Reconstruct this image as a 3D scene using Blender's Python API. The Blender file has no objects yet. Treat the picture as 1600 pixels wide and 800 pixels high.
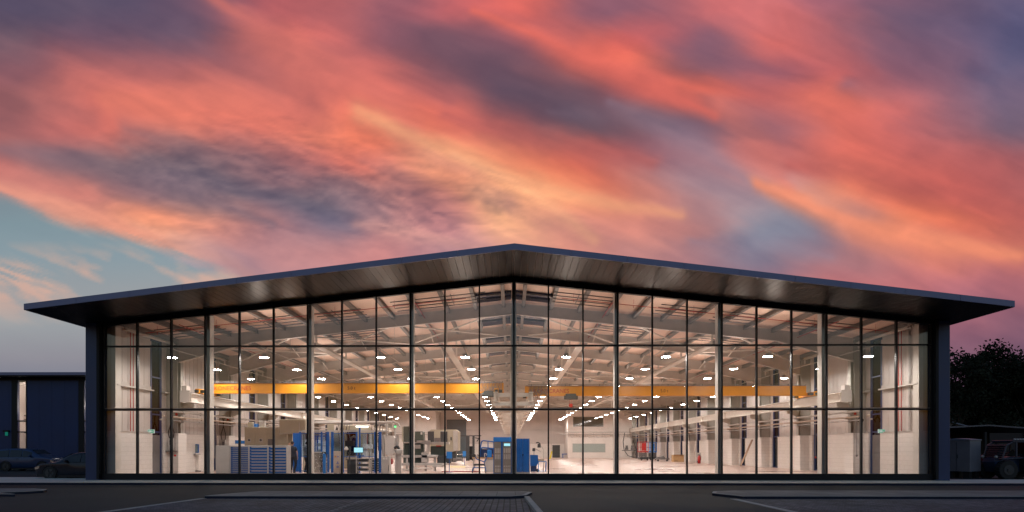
import bpy, bmesh, math, random
import numpy as np
from mathutils import Vector, Matrix
R = math.radians
random.seed(7)
SC = bpy.context.scene
COL = SC.collection

# ------------------------------------------------------------ camera
S = 33.0                 # photo pixels per metre in the plane of the glass front
F = 1067.0               # focal length in photo pixels (24 mm lens)
D = F / S                # camera to glass front, metres
H = 48.0 / S             # eye height above the pavement
YAW = 0.014
CX = -0.16 * 31 / S
cam_d = bpy.data.cameras.new('camera')
cam = bpy.data.objects.new('camera', cam_d)
COL.objects.link(cam)
cam.location = (CX, -D, H)
cam.rotation_euler = (R(90), 0, YAW)
cam_d.sensor_width = 36
cam_d.lens = 24
cam_d.shift_x = 0.0106
cam_d.shift_y = 0.18875
cam_d.clip_start = 0.1
cam_d.clip_end = 3000
SC.camera = cam

# ------------------------------------------------------------ world, exposure
W = bpy.data.worlds.new('World')
SC.world = W
W.use_nodes = True
nt = W.node_tree
bg = nt.nodes['Background']
sky = nt.nodes.new('ShaderNodeTexSky')
sky.sky_type = 'NISHITA'
sky.sun_disc = False
sky.sun_elevation = R(0)
sky.sun_rotation = R(0)
sky.ozone_density = 2.0
nt.links.new(sky.outputs[0], bg.inputs[0])
bg.inputs[1].default_value = 0.75
SC.view_settings.view_transform = 'Standard'
SC.view_settings.look = 'None'
SC.view_settings.exposure = 0.0
SC.view_settings.gamma = 1.0
SC.cycles.max_bounces = 8
SC.cycles.diffuse_bounces = 6
SC.cycles.glossy_bounces = 3
SC.cycles.transparent_max_bounces = 24
SC.cycles.caustics_reflective = False
SC.cycles.caustics_refractive = False
SC.cycles.sample_clamp_indirect = 12.0
SC.cycles.use_denoising = True
try:
    SC.cycles.denoiser = 'OPENIMAGEDENOISE'
except Exception:
    pass
LAMP_L = 300.0            # radiance of the lamp lenses


def ray(px, py):
    a = (px - 783) / F
    b = (702 - py) / F
    dx = a * math.cos(YAW) - math.sin(YAW)
    dy = a * math.sin(YAW) + math.cos(YAW)
    return dx / dy, b / dy


def X(px, k):            # world x of a photo column at depth k*D
    return CX + ray(px, 702)[0] * D * k


def Z(py, k, px=798):
    return H + ray(px, py)[1] * D * k


def Y(k):
    return (k - 1) * D


def kz(py, z, px=798):   # depth factor where height z projects on row py
    return (z - H) / (ray(px, py)[1] * D)


# ------------------------------------------------------------ materials
MATS = {}


def lin(c):
    return tuple((v / 12.92 if v <= .04045 else ((v + .055) / 1.055) ** 2.4) for v in c)


def mat(name, col, rough=.5, metal=0., vary=0., vscale=3., bump=0., bscale=40., spec=.5, coat=0.):
    if name in MATS:
        return MATS[name]
    m = bpy.data.materials.new(name)
    m.use_nodes = True
    n = m.node_tree
    b = n.nodes['Principled BSDF']
    b.inputs['Base Color'].default_value = (*col, 1)
    b.inputs['Roughness'].default_value = rough
    b.inputs['Metallic'].default_value = metal
    b.inputs['Specular IOR Level'].default_value = spec
    b.inputs['Coat Weight'].default_value = coat
    tc = n.nodes.new('ShaderNodeTexCoord')
    if vary:
        no = n.nodes.new('ShaderNodeTexNoise')
        no.inputs['Scale'].default_value = vscale
        no.inputs['Detail'].default_value = 5
        n.links.new(tc.outputs['Object'], no.inputs['Vector'])
        mr = n.nodes.new('ShaderNodeMapRange')
        mr.inputs[1].default_value = .3
        mr.inputs[2].default_value = .7
        mr.inputs[3].default_value = 1 - vary
        mr.inputs[4].default_value = 1 + vary
        n.links.new(no.outputs[0], mr.inputs[0])
        mx = n.nodes.new('ShaderNodeVectorMath')
        mx.operation = 'SCALE'
        mx.inputs[0].default_value = col
        n.links.new(mr.outputs[0], mx.inputs['Scale'])
        n.links.new(mx.outputs[0], b.inputs['Base Color'])
        mr2 = n.nodes.new('ShaderNodeMapRange')
        mr2.inputs[3].default_value = max(.03, rough - .12)
        mr2.inputs[4].default_value = min(1, rough + .12)
        n.links.new(no.outputs[0], mr2.inputs[0])
        n.links.new(mr2.outputs[0], b.inputs['Roughness'])
    if bump:
        nb = n.nodes.new('ShaderNodeTexNoise')
        nb.inputs['Scale'].default_value = bscale
        nb.inputs['Detail'].default_value = 6
        n.links.new(tc.outputs['Object'], nb.inputs['Vector'])
        bp = n.nodes.new('ShaderNodeBump')
        bp.inputs['Strength'].default_value = bump
        bp.inputs['Distance'].default_value = .02
        n.links.new(nb.outputs[0], bp.inputs['Height'])
        n.links.new(bp.outputs[0], b.inputs['Normal'])
    MATS[name] = m
    return m


def mat_brick(name, col, mortar, axes, bw, bh, msize, rough=.6, offset=.5, vary=.08, bump=.4, spec=.5):
    """blocks or paviours; axes picks which two object axes the courses follow"""
    m = bpy.data.materials.new(name)
    m.use_nodes = True
    n = m.node_tree
    b = n.nodes['Principled BSDF']
    b.inputs['Roughness'].default_value = rough
    b.inputs['Specular IOR Level'].default_value = spec
    tc = n.nodes.new('ShaderNodeTexCoord')
    sp = n.nodes.new('ShaderNodeSeparateXYZ')
    cb = n.nodes.new('ShaderNodeCombineXYZ')
    n.links.new(tc.outputs['Object'], sp.inputs[0])
    n.links.new(sp.outputs[axes[0]], cb.inputs[0])
    n.links.new(sp.outputs[axes[1]], cb.inputs[1])
    br = n.nodes.new('ShaderNodeTexBrick')
    br.offset = offset
    br.inputs['Scale'].default_value = 1
    br.inputs['Brick Width'].default_value = bw
    br.inputs['Row Height'].default_value = bh
    br.inputs['Mortar Size'].default_value = msize
    br.inputs['Color1'].default_value = (*[c * (1 - vary) for c in col], 1)
    br.inputs['Color2'].default_value = (*[c * (1 + vary) for c in col], 1)
    br.inputs['Mortar'].default_value = (*mortar, 1)
    n.links.new(cb.outputs[0], br.inputs['Vector'])
    no = n.nodes.new('ShaderNodeTexNoise')
    no.inputs['Scale'].default_value = .6
    no.inputs['Detail'].default_value = 6
    n.links.new(tc.outputs['Object'], no.inputs['Vector'])
    mr = n.nodes.new('ShaderNodeMapRange')
    mr.inputs[1].default_value = .3
    mr.inputs[2].default_value = .7
    mr.inputs[3].default_value = 1 - vary * 1.5
    mr.inputs[4].default_value = 1 + vary * 1.2
    n.links.new(no.outputs[0], mr.inputs[0])
    vm = n.nodes.new('ShaderNodeVectorMath')
    vm.operation = 'SCALE'
    n.links.new(br.outputs['Color'], vm.inputs[0])
    n.links.new(mr.outputs[0], vm.inputs['Scale'])
    n.links.new(vm.outputs[0], b.inputs['Base Color'])
    bp = n.nodes.new('ShaderNodeBump')
    bp.invert = True
    bp.inputs['Strength'].default_value = bump
    bp.inputs['Distance'].default_value = .01
    n.links.new(br.outputs['Fac'], bp.inputs['Height'])
    n.links.new(bp.outputs[0], b.inputs['Normal'])
    MATS[name] = m
    return m


def mat_emit(name, col, strength, sampled=True):
    m = bpy.data.materials.new(name)
    m.use_nodes = True
    n = m.node_tree
    n.nodes.remove(n.nodes['Principled BSDF'])
    e = n.nodes.new('ShaderNodeEmission')
    e.inputs[0].default_value = (*col, 1)
    e.inputs[1].default_value = strength
    n.links.new(e.outputs[0], n.nodes['Material Output'].inputs[0])
    if not sampled:
        m.cycles.emission_sampling = 'NONE'
    MATS[name] = m
    return m


def mat_glass(name, tint=(1, 1, 1), refl=.06, rough=.0):
    m = bpy.data.materials.new(name)
    m.use_nodes = True
    n = m.node_tree
    n.nodes.remove(n.nodes['Principled BSDF'])
    t = n.nodes.new('ShaderNodeBsdfTransparent')
    t.inputs[0].default_value = (*tint, 1)
    g = n.nodes.new('ShaderNodeBsdfGlossy')
    g.inputs['Roughness'].default_value = rough
    g.inputs['Color'].default_value = (.9, .95, 1, 1)
    fr = n.nodes.new('ShaderNodeFresnel')
    fr.inputs[0].default_value = 1.45
    mu = n.nodes.new('ShaderNodeMath')
    mu.operation = 'MULTIPLY'
    mu.inputs[1].default_value = refl / .04
    n.links.new(fr.outputs[0], mu.inputs[0])
    mx = n.nodes.new('ShaderNodeMixShader')
    n.links.new(mu.outputs[0], mx.inputs[0])
    n.links.new(t.outputs[0], mx.inputs[1])
    n.links.new(g.outputs[0], mx.inputs[2])
    n.links.new(mx.outputs[0], n.nodes['Material Output'].inputs[0])
    MATS[name] = m
    return m


# ------------------------------------------------------------ mesh builder
class MB:
    def __init__(s):
        s.v = []
        s.f = []
        s.sm = []

    def add(s, vs, fs, smooth=False):
        o = len(s.v)
        s.v += [tuple(v) for v in vs]
        s.f += [tuple(i + o for i in f) for f in fs]
        s.sm += [smooth] * len(fs)
        return s

    def box(s, x0, x1, y0, y1, z0, z1):
        x0, x1 = min(x0, x1), max(x0, x1)
        y0, y1 = min(y0, y1), max(y0, y1)
        z0, z1 = min(z0, z1), max(z0, z1)
        v = [(x0, y0, z0), (x1, y0, z0), (x1, y1, z0), (x0, y1, z0), (x0, y0, z1), (x1, y0, z1), (x1, y1, z1), (x0, y1, z1)]
        return s.add(v, [(0, 3, 2, 1), (4, 5, 6, 7), (0, 1, 5, 4), (1, 2, 6, 5), (2, 3, 7, 6), (3, 0, 4, 7)])

    def hexa(s, v):          # eight corners, bottom four then top four, counter-clockwise
        return s.add(v, [(0, 3, 2, 1), (4, 5, 6, 7), (0, 1, 5, 4), (1, 2, 6, 5), (2, 3, 7, 6), (3, 0, 4, 7)])

    def bar(s, p, q, w, h=None, up=(0, 0, 1)):
        h = h or w
        p = Vector(p)
        q = Vector(q)
        d = (q - p).normalized()
        u = Vector(up)
        if abs(d.dot(u)) > .98:
            u = Vector((0, 1, 0))
        a = d.cross(u).normalized() * (w / 2)
        b = a.cross(d).normalized() * (h / 2)
        return s.hexa([p - a - b, p + a - b, q + a - b, q - a - b, p - a + b, p + a + b, q + a + b, q - a + b])

    def cyl(s, p, q, r, n=10, r2=None, caps=True):
        r2 = r if r2 is None else r2
        p = Vector(p)
        q = Vector(q)
        d = (q - p).normalized()
        u = Vector((0, 0, 1)) if abs(d.z) < .9 else Vector((1, 0, 0))
        a = d.cross(u).normalized()
        b = d.cross(a).normalized()
        vs = []
        for c, rr in ((p, r), (q, r2)):
            for i in range(n):
                t = 2 * math.pi * i / n
                vs.append(c + a * math.cos(t) * rr + b * math.sin(t) * rr)
        s.add(vs, [(i, (i + 1) % n, n + (i + 1) % n, n + i) for i in range(n)], True)
        if caps:
            s.add(vs[:n], [tuple(range(n - 1, -1, -1))])
            s.add(vs[n:], [tuple(range(n))])
        return s

    def tube(s, pts, r, n=8):
        for p, q in zip(pts[:-1], pts[1:]):
            s.cyl(p, q, r, n)
        return s

    def prism(s, poly, y0, y1):        # poly in x,z
        n = len(poly)
        vs = [(x, y0, z) for x, z in poly] + [(x, y1, z) for x, z in poly]
        return s.add(vs, [tuple(range(n)), tuple(range(2 * n - 1, n - 1, -1))] +
                     [(i, n + i, n + (i + 1) % n, (i + 1) % n) for i in range(n)])

    def slab(s, poly, z0, z1):         # poly in x,y
        n = len(poly)
        vs = [(x, y, z0) for x, y in poly] + [(x, y, z1) for x, y in poly]
        return s.add(vs, [tuple(range(n - 1, -1, -1)), tuple(range(n, 2 * n))] +
                     [(i, (i + 1) % n, n + (i + 1) % n, n + i) for i in range(n)])

    def lathe(s, prof, c=(0, 0, 0), n=16):   # prof r,z
        vs = []
        for r, z in prof:
            for i in range(n):
                t = 2 * math.pi * i / n
                vs.append((c[0] + r * math.cos(t), c[1] + r * math.sin(t), c[2] + z))
        fs = []
        for j in range(len(prof) - 1):
            for i in range(n):
                fs.append((j * n + i, j * n + (i + 1) % n, (j + 1) * n + (i + 1) % n, (j + 1) * n + i))
        s.add(vs, fs, True)
        return s

    def rbox(s, x0, x1, y0, y1, z0, z1, r=.02):   # box whose vertical and top edges are chamfered
        s.slab([(x0 + r, y0), (x1 - r, y0), (x1, y0 + r), (x1, y1 - r), (x1 - r, y1), (x0 + r, y1), (x0, y1 - r), (x0, y0 + r)], z0, z1 - r)
        a = [(x0 + r, y0), (x1 - r, y0), (x1, y0 + r), (x1, y1 - r), (x1 - r, y1), (x0 + r, y1), (x0, y1 - r), (x0, y0 + r)]
        b = [(x0 + 2 * r, y0 + r), (x1 - 2 * r, y0 + r), (x1 - r, y0 + 2 * r), (x1 - r, y1 - 2 * r), (x1 - 2 * r, y1 - r), (x0 + 2 * r, y1 - r), (x0 + r, y1 - 2 * r), (x0 + r, y0 + 2 * r)]
        vs = [(x, y, z1 - r) for x, y in a] + [(x, y, z1) for x, y in b]
        s.add(vs, [tuple(range(8, 16))] + [(i, (i + 1) % 8, 8 + (i + 1) % 8, 8 + i) for i in range(8)])
        return s

    def mesh(s, name, m):
        me = bpy.data.meshes.new(name)
        me.from_pydata(s.v, [], s.f)
        me.polygons.foreach_set('use_smooth', s.sm)
        me.materials.append(m)
        me.update()
        return me

    def build(s, name, m, parent=None, loc=None):
        o = bpy.data.objects.new(name, s.mesh(name, m))
        COL.objects.link(o)
        if parent:
            o.parent = parent
        if loc:
            o.location = loc
        return o


def tag(o, label=None, cat=None, group=None, kind=None):
    if label:
        o['label'] = label
    if cat:
        o['category'] = cat
    if group:
        o['group'] = group
    if kind:
        o['kind'] = kind
    return o


def thing(name, label, cat, loc=(0, 0, 0), rz=0, group=None):
    o = bpy.data.objects.new(name, None)
    o.empty_display_size = .2
    COL.objects.link(o)
    o.location = loc
    o.rotation_euler = (0, 0, rz)
    return tag(o, label, cat, group)


def dup(root, loc, rz=None, label=None):
    r = root.copy()
    COL.objects.link(r)
    r.location = loc
    if rz is not None:
        r.rotation_euler = (0, 0, rz)
    if label:
        r['label'] = label
    for ch in list(root.children):
        c = ch.copy()
        COL.objects.link(c)
        c.parent = r
        for g in list(ch.children):
            d = g.copy()
            COL.objects.link(d)
            d.parent = c
    return r


def lettering(text, size, m, parent, loc, rot=(R(90), 0, 0), name='lettering', ext=.004):
    cu = bpy.data.curves.new(name, 'FONT')
    cu.body = text
    cu.size = size
    cu.extrude = ext
    cu.align_x = 'CENTER'
    cu.align_y = 'CENTER'
    cu.materials.append(m)
    tmp = bpy.data.objects.new(name, cu)
    COL.objects.link(tmp)
    me = bpy.data.meshes.new_from_object(tmp.evaluated_get(bpy.context.evaluated_depsgraph_get()))
    bpy.data.objects.remove(tmp)
    me.materials.clear()
    me.materials.append(m)
    o = bpy.data.objects.new(name, me)
    COL.objects.link(o)
    o.location = loc
    o.rotation_euler = rot
    o.parent = parent
    return o


ORD = ['first', 'second', 'third', 'fourth', 'fifth', 'sixth', 'seventh', 'eighth', 'ninth', 'tenth', 'eleventh', 'twelfth',
       'thirteenth', 'fourteenth', 'fifteenth', 'sixteenth']

# shared materials
navy = mat('navy_cladding', (.045, .07, .16), .35, .3, .06, .8)
navy_dark = mat('dark_navy_panel', (.014, .038, .13), .45, .1, .1, .5)
fascia_m = mat('fascia_metal', (.20, .21, .34), .4, .3, .05, 1.)
black = mat('black_frame', (.010, .011, .014), .5, 0, .1, 5, spec=.3)
steel_w = mat('painted_steel', (.66, .62, .57), .45, 0, .06, 2)
steel_g = mat('grey_painted_steel', (.50, .46, .43), .5, 0, .08, 1.5)
galv = mat('galvanised_steel', (.42, .42, .42), .35, .6, .15, 6)
ceil_m = mat('roof_liner', (.78, .585, .48), .55, 0, .06, .7)
liner = mat('wall_liner', (.54, .49, .465), .4, 0, .06, .6)
white_m = mat('white_paint', (.74, .69, .65), .5, 0, .05, .8)
yellow = mat('crane_yellow', (.64, .25, .010), .38, 0, .08, 1.2)
red_m = mat('red_paint', (.42, .02, .018), .4, 0, .1, 4)
blue = mat('blue_paint', (.003, .10, .38), .38, 0, .1, 3)
blue_l = mat('light_blue_paint', (.02, .19, .58), .4, 0, .1, 3)
cream = mat('cream_paint', (.42, .385, .30), .42, 0, .07, 2)
lgrey = mat('light_grey_paint', (.46, .44, .42), .42, 0, .07, 2)
mgrey = mat('mid_grey_paint', (.15, .14, .14), .45, 0, .12, 4)
dgrey = mat('dark_grey_paint', (.045, .05, .055), .45, 0, .15, 4)
dgreen = mat('dark_green_paint', (.05, .07, .06), .4, 0, .15, 3)
rubber = mat('rubber', (.015, .015, .016), .7)
wood = mat('wood', (.45, .27, .13), .6, 0, .2, 5)
card = mat('cardboard', (.50, .32, .16), .8, 0, .12, 5)
stainless = mat('stainless', (.55, .54, .52), .25, .85, .2, 6)
glass = mat_glass('window_glass', (.975, .97, .97), .05)
glass_t = mat_glass('tinted_glass', (.72, .80, .86), .09)
glass_d = mat_glass('dark_glass', (.12, .17, .28), .05)
purlin_m = mat('purlin_grey', (.20, .185, .175), .5, .2, .1, 3)
column_m = mat('column_grey', (.33, .32, .29), .5, 0, .08, 1.5)
lens = mat_emit('lamp_lens', (1, .925, .845), LAMP_L)
screen = mat_emit('screen_glow', (.45, .9, 1), 1.1, False)
exit_m = mat_emit('exit_sign_green', (.12, .5, .3), .7, False)
exit_w = mat_emit('exit_sign_white', (.9, 1, .95), .6, False)

# ------------------------------------------------------------ sky dome
def sky_dome():
    G = np.array([
        [(82,72,98),(92,78,102),(88,74,100),(120,82,102),(190,92,98),(185,92,96),(165,92,104),(205,95,98),(225,98,90),(150,88,104),(150,88,104),(200,100,104),(205,104,108),(160,92,110),(125,88,112),(100,82,112),(95,85,120)],
        [(110,82,98),(120,82,100),(112,80,100),(110,80,100),(170,90,94),(225,105,98),(150,86,98),(120,78,94),(170,88,96),(210,95,88),(205,92,92),(140,88,106),(225,105,100),(190,98,104),(120,85,108),(105,85,115),(90,85,122)],
        [(140,86,96),(175,96,98),(180,98,100),(170,94,98),(185,98,98),(205,102,98),(215,102,94),(130,80,92),(105,72,90),(200,92,84),(235,105,88),(140,86,100),(170,92,104),(215,100,98),(150,88,104),(125,88,112),(88,84,120)],
        [(150,88,92),(210,108,100),(215,108,98),(220,110,98),(225,112,98),(205,102,94),(230,108,92),(200,98,92),(95,70,88),(100,72,88),(160,82,86),(220,98,84),(200,96,94),(235,108,92),(215,102,98),(150,96,112),(110,92,120)],
        [(150,88,92),(195,102,98),(225,110,96),(235,116,96),(215,106,94),(240,122,98),(245,118,88),(220,106,90),(160,86,86),(100,76,90),(120,82,94),(135,94,108),(170,98,106),(225,105,92),(200,96,94),(170,96,104),(120,92,112)],
        [(205,115,108),(142,100,106),(124,96,104),(128,98,106),(150,98,102),(190,104,100),(235,120,98),(250,150,110),(240,125,92),(215,100,82),(170,92,96),(158,110,122),(200,108,106),(225,105,90),(205,95,88),(185,90,90),(165,88,94)],
        [(205,130,122),(205,120,110),(160,110,112),(128,104,114),(112,96,112),(124,102,114),(170,112,112),(215,125,105),(250,165,115),(240,135,100),(205,122,110),(165,126,136),(182,140,144),(240,130,100),(215,98,82),(205,92,84),(180,90,90)],
        [(120,150,165),(190,140,128),(245,150,115),(235,145,120),(180,120,122),(120,105,125),(165,115,122),(195,125,125),(240,165,125),(225,140,120),(215,130,118),(185,125,125),(130,130,150),(150,115,125),(240,125,92),(225,105,84),(205,98,88)],
        [(180,165,165),(118,158,176),(110,155,175),(165,150,165),(190,135,140),(205,135,135),(205,130,130),(175,125,135),(215,145,130),(215,135,120),(200,130,125),(180,125,130),(130,120,140),(160,110,120),(180,110,110),(215,115,98),(215,110,96)],
        [(215,165,145),(185,160,152),(150,150,162),(150,145,160),(170,140,150),(180,130,140),(190,128,135),(180,120,130),(200,130,130),(200,130,125),(190,120,125),(180,118,125),(170,112,125),(190,110,115),(200,110,115),(195,110,118),(190,105,112)],
        [(150,160,168),(145,158,168),(140,150,160),(140,140,155),(150,135,150),(160,125,140),(160,120,135),(160,115,130),(160,115,130),(160,115,130),(160,112,125),(160,110,120),(155,105,118),(160,100,115),(160,98,114),(150,92,110),(145,90,108)],
        [(135,142,155),(138,138,152),(135,135,150),(130,130,150),(130,120,140),(130,115,135),(130,110,130),(130,105,125),(130,105,125),(130,105,125),(130,100,120),(130,98,118),(130,95,115),(130,90,112),(128,88,110),(125,85,108),(120,82,106)],
        [(108,118,140),(108,116,138),(106,112,134),(105,108,130),(105,105,128),(105,100,125),(105,95,120),(105,92,118),(105,92,118),(105,92,118),(105,90,115),(105,88,112),(105,86,110),(108,82,108),(108,80,106),(106,78,104),(104,76,104)],
    ], float) / 255.
    rng = np.random.RandomState(11)
    lats = [rng.rand(256, 256) for _ in range(8)]

    def noise(x, y, i=0):
        L = lats[i % 8]
        xi = np.floor(x).astype(int)
        yi = np.floor(y).astype(int)
        fx = x - xi
        fy = y - yi
        fx = fx * fx * fx * (fx * (fx * 6 - 15) + 10)
        fy = fy * fy * fy * (fy * (fy * 6 - 15) + 10)
        a = L[xi % 256, yi % 256]
        b = L[(xi + 1) % 256, yi % 256]
        c = L[xi % 256, (yi + 1) % 256]
        d = L[(xi + 1) % 256, (yi + 1) % 256]
        return (a * (1 - fx) + b * fx) * (1 - fy) + (c * (1 - fx) + d * fx) * fy - .5

    def fbm(x, y, o=5, i=0, g=.5):
        t = 0
        a = 1.
        for k in range(o):
            t = t + a * noise(x * 2 ** k + 17.3 * k, y * 2 ** k + 9.1 * k, i + k)
            a *= g
        return t

    NX, NY = 900, 400
    a = np.linspace(-1.35, 1.4, NX)
    b = np.linspace(-.03, 1.05, NY)
    A, B = np.meshgrid(a, b)
    px = 783 + F * A
    py = 702 - F * B
    # cloud streaks fan out of the lower right, so warp along them
    ang = R(24) + R(14) * np.clip((px - 900) / 900, -1, 1) * 0
    u = px * math.cos(R(22)) + py * math.sin(R(22))
    v = -px * math.sin(R(22)) + py * math.cos(R(22))
    w1 = fbm(u / 260, v / 80, 5, 0)
    w2 = fbm(u / 260 + 50, v / 80 + 31, 5, 2)
    qx = px + 60 * w1 * math.cos(R(22)) - 24 * w2 * math.sin(R(22))
    qy = py + 60 * w1 * math.sin(R(22)) + 28 * w2
    gx = np.clip(qx / 100., 0, 15.999)
    gy = np.clip(qy / 50., 0, 11.999)

    def cr(t):
        return (-.5 * t + t * t - .5 * t ** 3, 1 - 2.5 * t * t + 1.5 * t ** 3, .5 * t + 2 * t * t - 1.5 * t ** 3, -.5 * t * t + .5 * t ** 3)
    xi = np.floor(gx).astype(int)
    yi = np.floor(gy).astype(int)
    cxw = cr(gx - xi)
    cyw = cr(gy - yi)
    C = np.zeros(A.shape + (3,))
    for j in range(4):
        for i in range(4):
            C += (cyw[j] * cxw[i])[..., None] * G[np.clip(yi - 1 + j, 0, 12), np.clip(xi - 1 + i, 0, 16)]
    # hand placed cloud bands, each a soft stroke along a line
    def stroke(C, pts, w, col, st, soft=1.):
        best = np.full(A.shape, 1e9)
        tt = np.zeros(A.shape)
        n = len(pts) - 1
        for i in range(n):
            (x0, y0), (x1, y1) = pts[i], pts[i + 1]
            dx, dy = x1 - x0, y1 - y0
            t = np.clip(((sx - x0) * dx + (sy - y0) * dy) / (dx * dx + dy * dy), 0, 1)
            d = np.hypot(sx - x0 - t * dx, sy - y0 - t * dy)
            m = d < best
            best = np.where(m, d, best)
            tt = np.where(m, (i + t) / n, tt)
        ww = w * (.55 + .9 * np.sin(np.pi * np.clip(tt, .03, .97))) * (1 + .9 * w1)
        a_ = st * np.exp(-(best / ww) ** 2) * np.clip(.9 + 1.3 * w2, .2, 1.15)
        return C * (1 - a_[..., None]) + a_[..., None] * np.array(col) / 255.
    sx = px + 26 * w2
    sy = py + 20 * w1
    for pts, w, col, st in (
            ([(340, -10), (440, 70), (560, 145), (650, 205)], 34, (226, 112, 100), .6),
            ([(480, 30), (600, 90), (700, 150)], 26, (150, 85, 98), .45),
            ([(690, 100), (790, 110), (880, 140), (960, 180)], 30, (122, 84, 96), .34),
            ([(740, 10), (840, 48), (930, 95), (1020, 140), (1120, 180)], 17, (236, 102, 88), .75),
            ([(960, 165), (1040, 205), (1110, 235), (1190, 290)], 14, (138, 124, 146), .3),
            ([(860, 175), (980, 190), (1060, 205)], 11, (112, 92, 110), .3),
            ([(700, 175), (800, 200), (900, 230), (1020, 262)], 15, (190, 92, 88), .6),
            ([(560, 185), (660, 225), (760, 262), (850, 292), (960, 312), (1060, 330)], 17, (252, 164, 116), .75),
            ([(720, 245), (800, 285), (870, 330), (930, 380)], 12, (250, 170, 125), .5),
            ([(560, 250), (680, 290), (790, 330)], 22, (165, 112, 120), .45),
            ([(1130, 170), (1190, 230), (1240, 290)], 26, (222, 112, 100), .5),
            ([(1330, 120), (1450, 150), (1610, 140)], 36, (128, 100, 126), .5),
            ([(1190, 285), (1270, 312), (1350, 350), (1450, 382), (1600, 400)], 22, (247, 138, 102), .75),
            ([(1240, 250), (1400, 270), (1600, 330)], 24, (200, 92, 86), .5),
            ([(1080, 380), (1180, 395), (1290, 400)], 16, (140, 124, 146), .5),
            ([(-20, 285), (90, 318), (200, 352), (330, 408), (380, 430)], 18, (243, 150, 124), .65),
            ([(-10, 235), (140, 250), (290, 292), (430, 345)], 20, (126, 104, 118), .5),
            ([(200, 205), (340, 235), (470, 275), (600, 335)], 22, (132, 108, 120), .32),
            ([(180, 165), (330, 170), (430, 190)], 26, (240, 122, 100), .5),
            ([(-20, 150), (60, 160), (140, 190)], 26, (150, 88, 92), .4),
            ([(560, 345), (660, 365), (760, 380)], 14, (215, 150, 140), .45)):
        C = stroke(C, pts, w, col, st)
    # streaks, ripples and soft mottling
    st = fbm(u / 170 + w1 * .8, v / 30 + w2 * 1.2, 6, 4, .5)
    fine = fbm(u / 70 + w2, v / 7 + w1 * 2, 4, 5, .6)
    def reg(cx_, cy_, rx, ry):
        return np.exp(-(((px - cx_) / rx) ** 2 + ((py - cy_) / ry) ** 2))
    rmask = np.clip(reg(400, 265, 230, 70) + reg(690, 330, 160, 60) + .5 * reg(230, 370, 160, 40), 0, 1)
    ru = px * math.cos(R(8)) + py * math.sin(R(8))
    rv = -px * math.sin(R(8)) + py * math.cos(R(8))
    rip = fbm(ru / 24 + 2.5 * w2, rv / 7.5 + 3 * w1, 3, 1, .5)
    mod = .11 * st + .018 * fine + .07 * fbm(px / 55 + w1, py / 34 + w2, 5, 2, .5) + .25 * rip * rmask
    # the clear strip under the long cloud edge at the left
    edge = np.interp(px, [-400, 0, 60, 180, 370, 620, 1600], [250, 303, 328, 372, 434, 520, 900]) + 22 * w1 + 8 * st
    cs = np.clip((py - edge - 9 * fine) / 24 + .5, 0, 1)
    cs = cs * cs * (3 - 2 * cs)
    Gc = np.stack([np.interp(py, [300, 350, 400, 450, 500, 560, 620], q) for q in ([122, 124, 134, 150, 154, 142, 110], [138, 148, 154, 157, 160, 140, 116], [148, 158, 164, 162, 164, 150, 138])], -1) / 255.
    wisp = np.clip((fbm(u / 90, v / 26, 5, 6) + .02) * 2.4, 0, 1) * np.clip((py - 375) / 40, 0, 1) * np.clip((520 - py) / 60, 0, 1)
    wisp = np.clip(wisp + .9 * reg(15, 425, 60, 22) * np.clip(.7 + 2 * fine, 0, 1), 0, 1) * .75
    Gc = Gc * (1 - wisp[..., None]) + wisp[..., None] * np.array([228, 172, 150]) / 255.
    C = C * (1 - cs[..., None]) + Gc * cs[..., None]
    C = C * (1 + (mod * (1 - .85 * cs))[..., None] * np.array([1.0, .85, .55]))
    gr = C.mean(-1, keepdims=True)
    C = (C * .86 + gr * .14)
    C = C + .06 * (1 - gr) ** 3 * np.array([1.15, .95, 1.05])
    C = np.clip(C, .02, 1)
    C = np.where(C <= .04045, C / 12.92, ((C + .055) / 1.055) ** 2.4)
    al = np.clip((1.35 - np.abs(A)) / .3, 0, 1) * np.clip((1.05 - B) / .2, 0, 1)
    Rr = 900.
    L = np.sqrt(A ** 2 + B ** 2 + 1)
    fw = (-math.sin(YAW), math.cos(YAW))
    rt = (math.cos(YAW), math.sin(YAW))
    vx = (fw[0] + rt[0] * A) / L * Rr + CX
    vy = (fw[1] + rt[1] * A) / L * Rr - D
    vz = B / L * Rr + H
    co = np.stack([vx, vy, vz], -1).reshape(-1, 3)
    idx = np.arange(NX * NY).reshape(NY, NX)
    q = np.stack([idx[:-1, :-1], idx[:-1, 1:], idx[1:, 1:], idx[1:, :-1]], -1).reshape(-1, 4)
    me = bpy.data.meshes.new('sky')
    me.vertices.add(len(co))
    me.vertices.foreach_set('co', co.ravel())
    me.loops.add(q.size)
    me.loops.foreach_set('vertex_index', q.ravel().astype(np.int32))
    me.polygons.add(len(q))
    me.polygons.foreach_set('loop_start', (np.arange(len(q)) * 4).astype(np.int32))
    me.update(calc_edges=True)
    at = me.color_attributes.new('cloud', 'FLOAT_COLOR', 'POINT')
    at.data.foreach_set('color', np.concatenate([C, al[..., None]], -1).reshape(-1).astype(np.float32))
    m = bpy.data.materials.new('sky_clouds')
    m.use_nodes = True
    n = m.node_tree
    n.nodes.remove(n.nodes['Principled BSDF'])
    va = n.nodes.new('ShaderNodeVertexColor')
    va.layer_name = 'cloud'
    e = n.nodes.new('ShaderNodeEmission')
    e.inputs[1].default_value = 1.0
    t = n.nodes.new('ShaderNodeBsdfTransparent')
    mx = n.nodes.new('ShaderNodeMixShader')
    n.links.new(va.outputs[0], e.inputs[0])
    n.links.new(va.outputs[1], mx.inputs[0])
    n.links.new(t.outputs[0], mx.inputs[1])
    n.links.new(e.outputs[0], mx.inputs[2])
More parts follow.
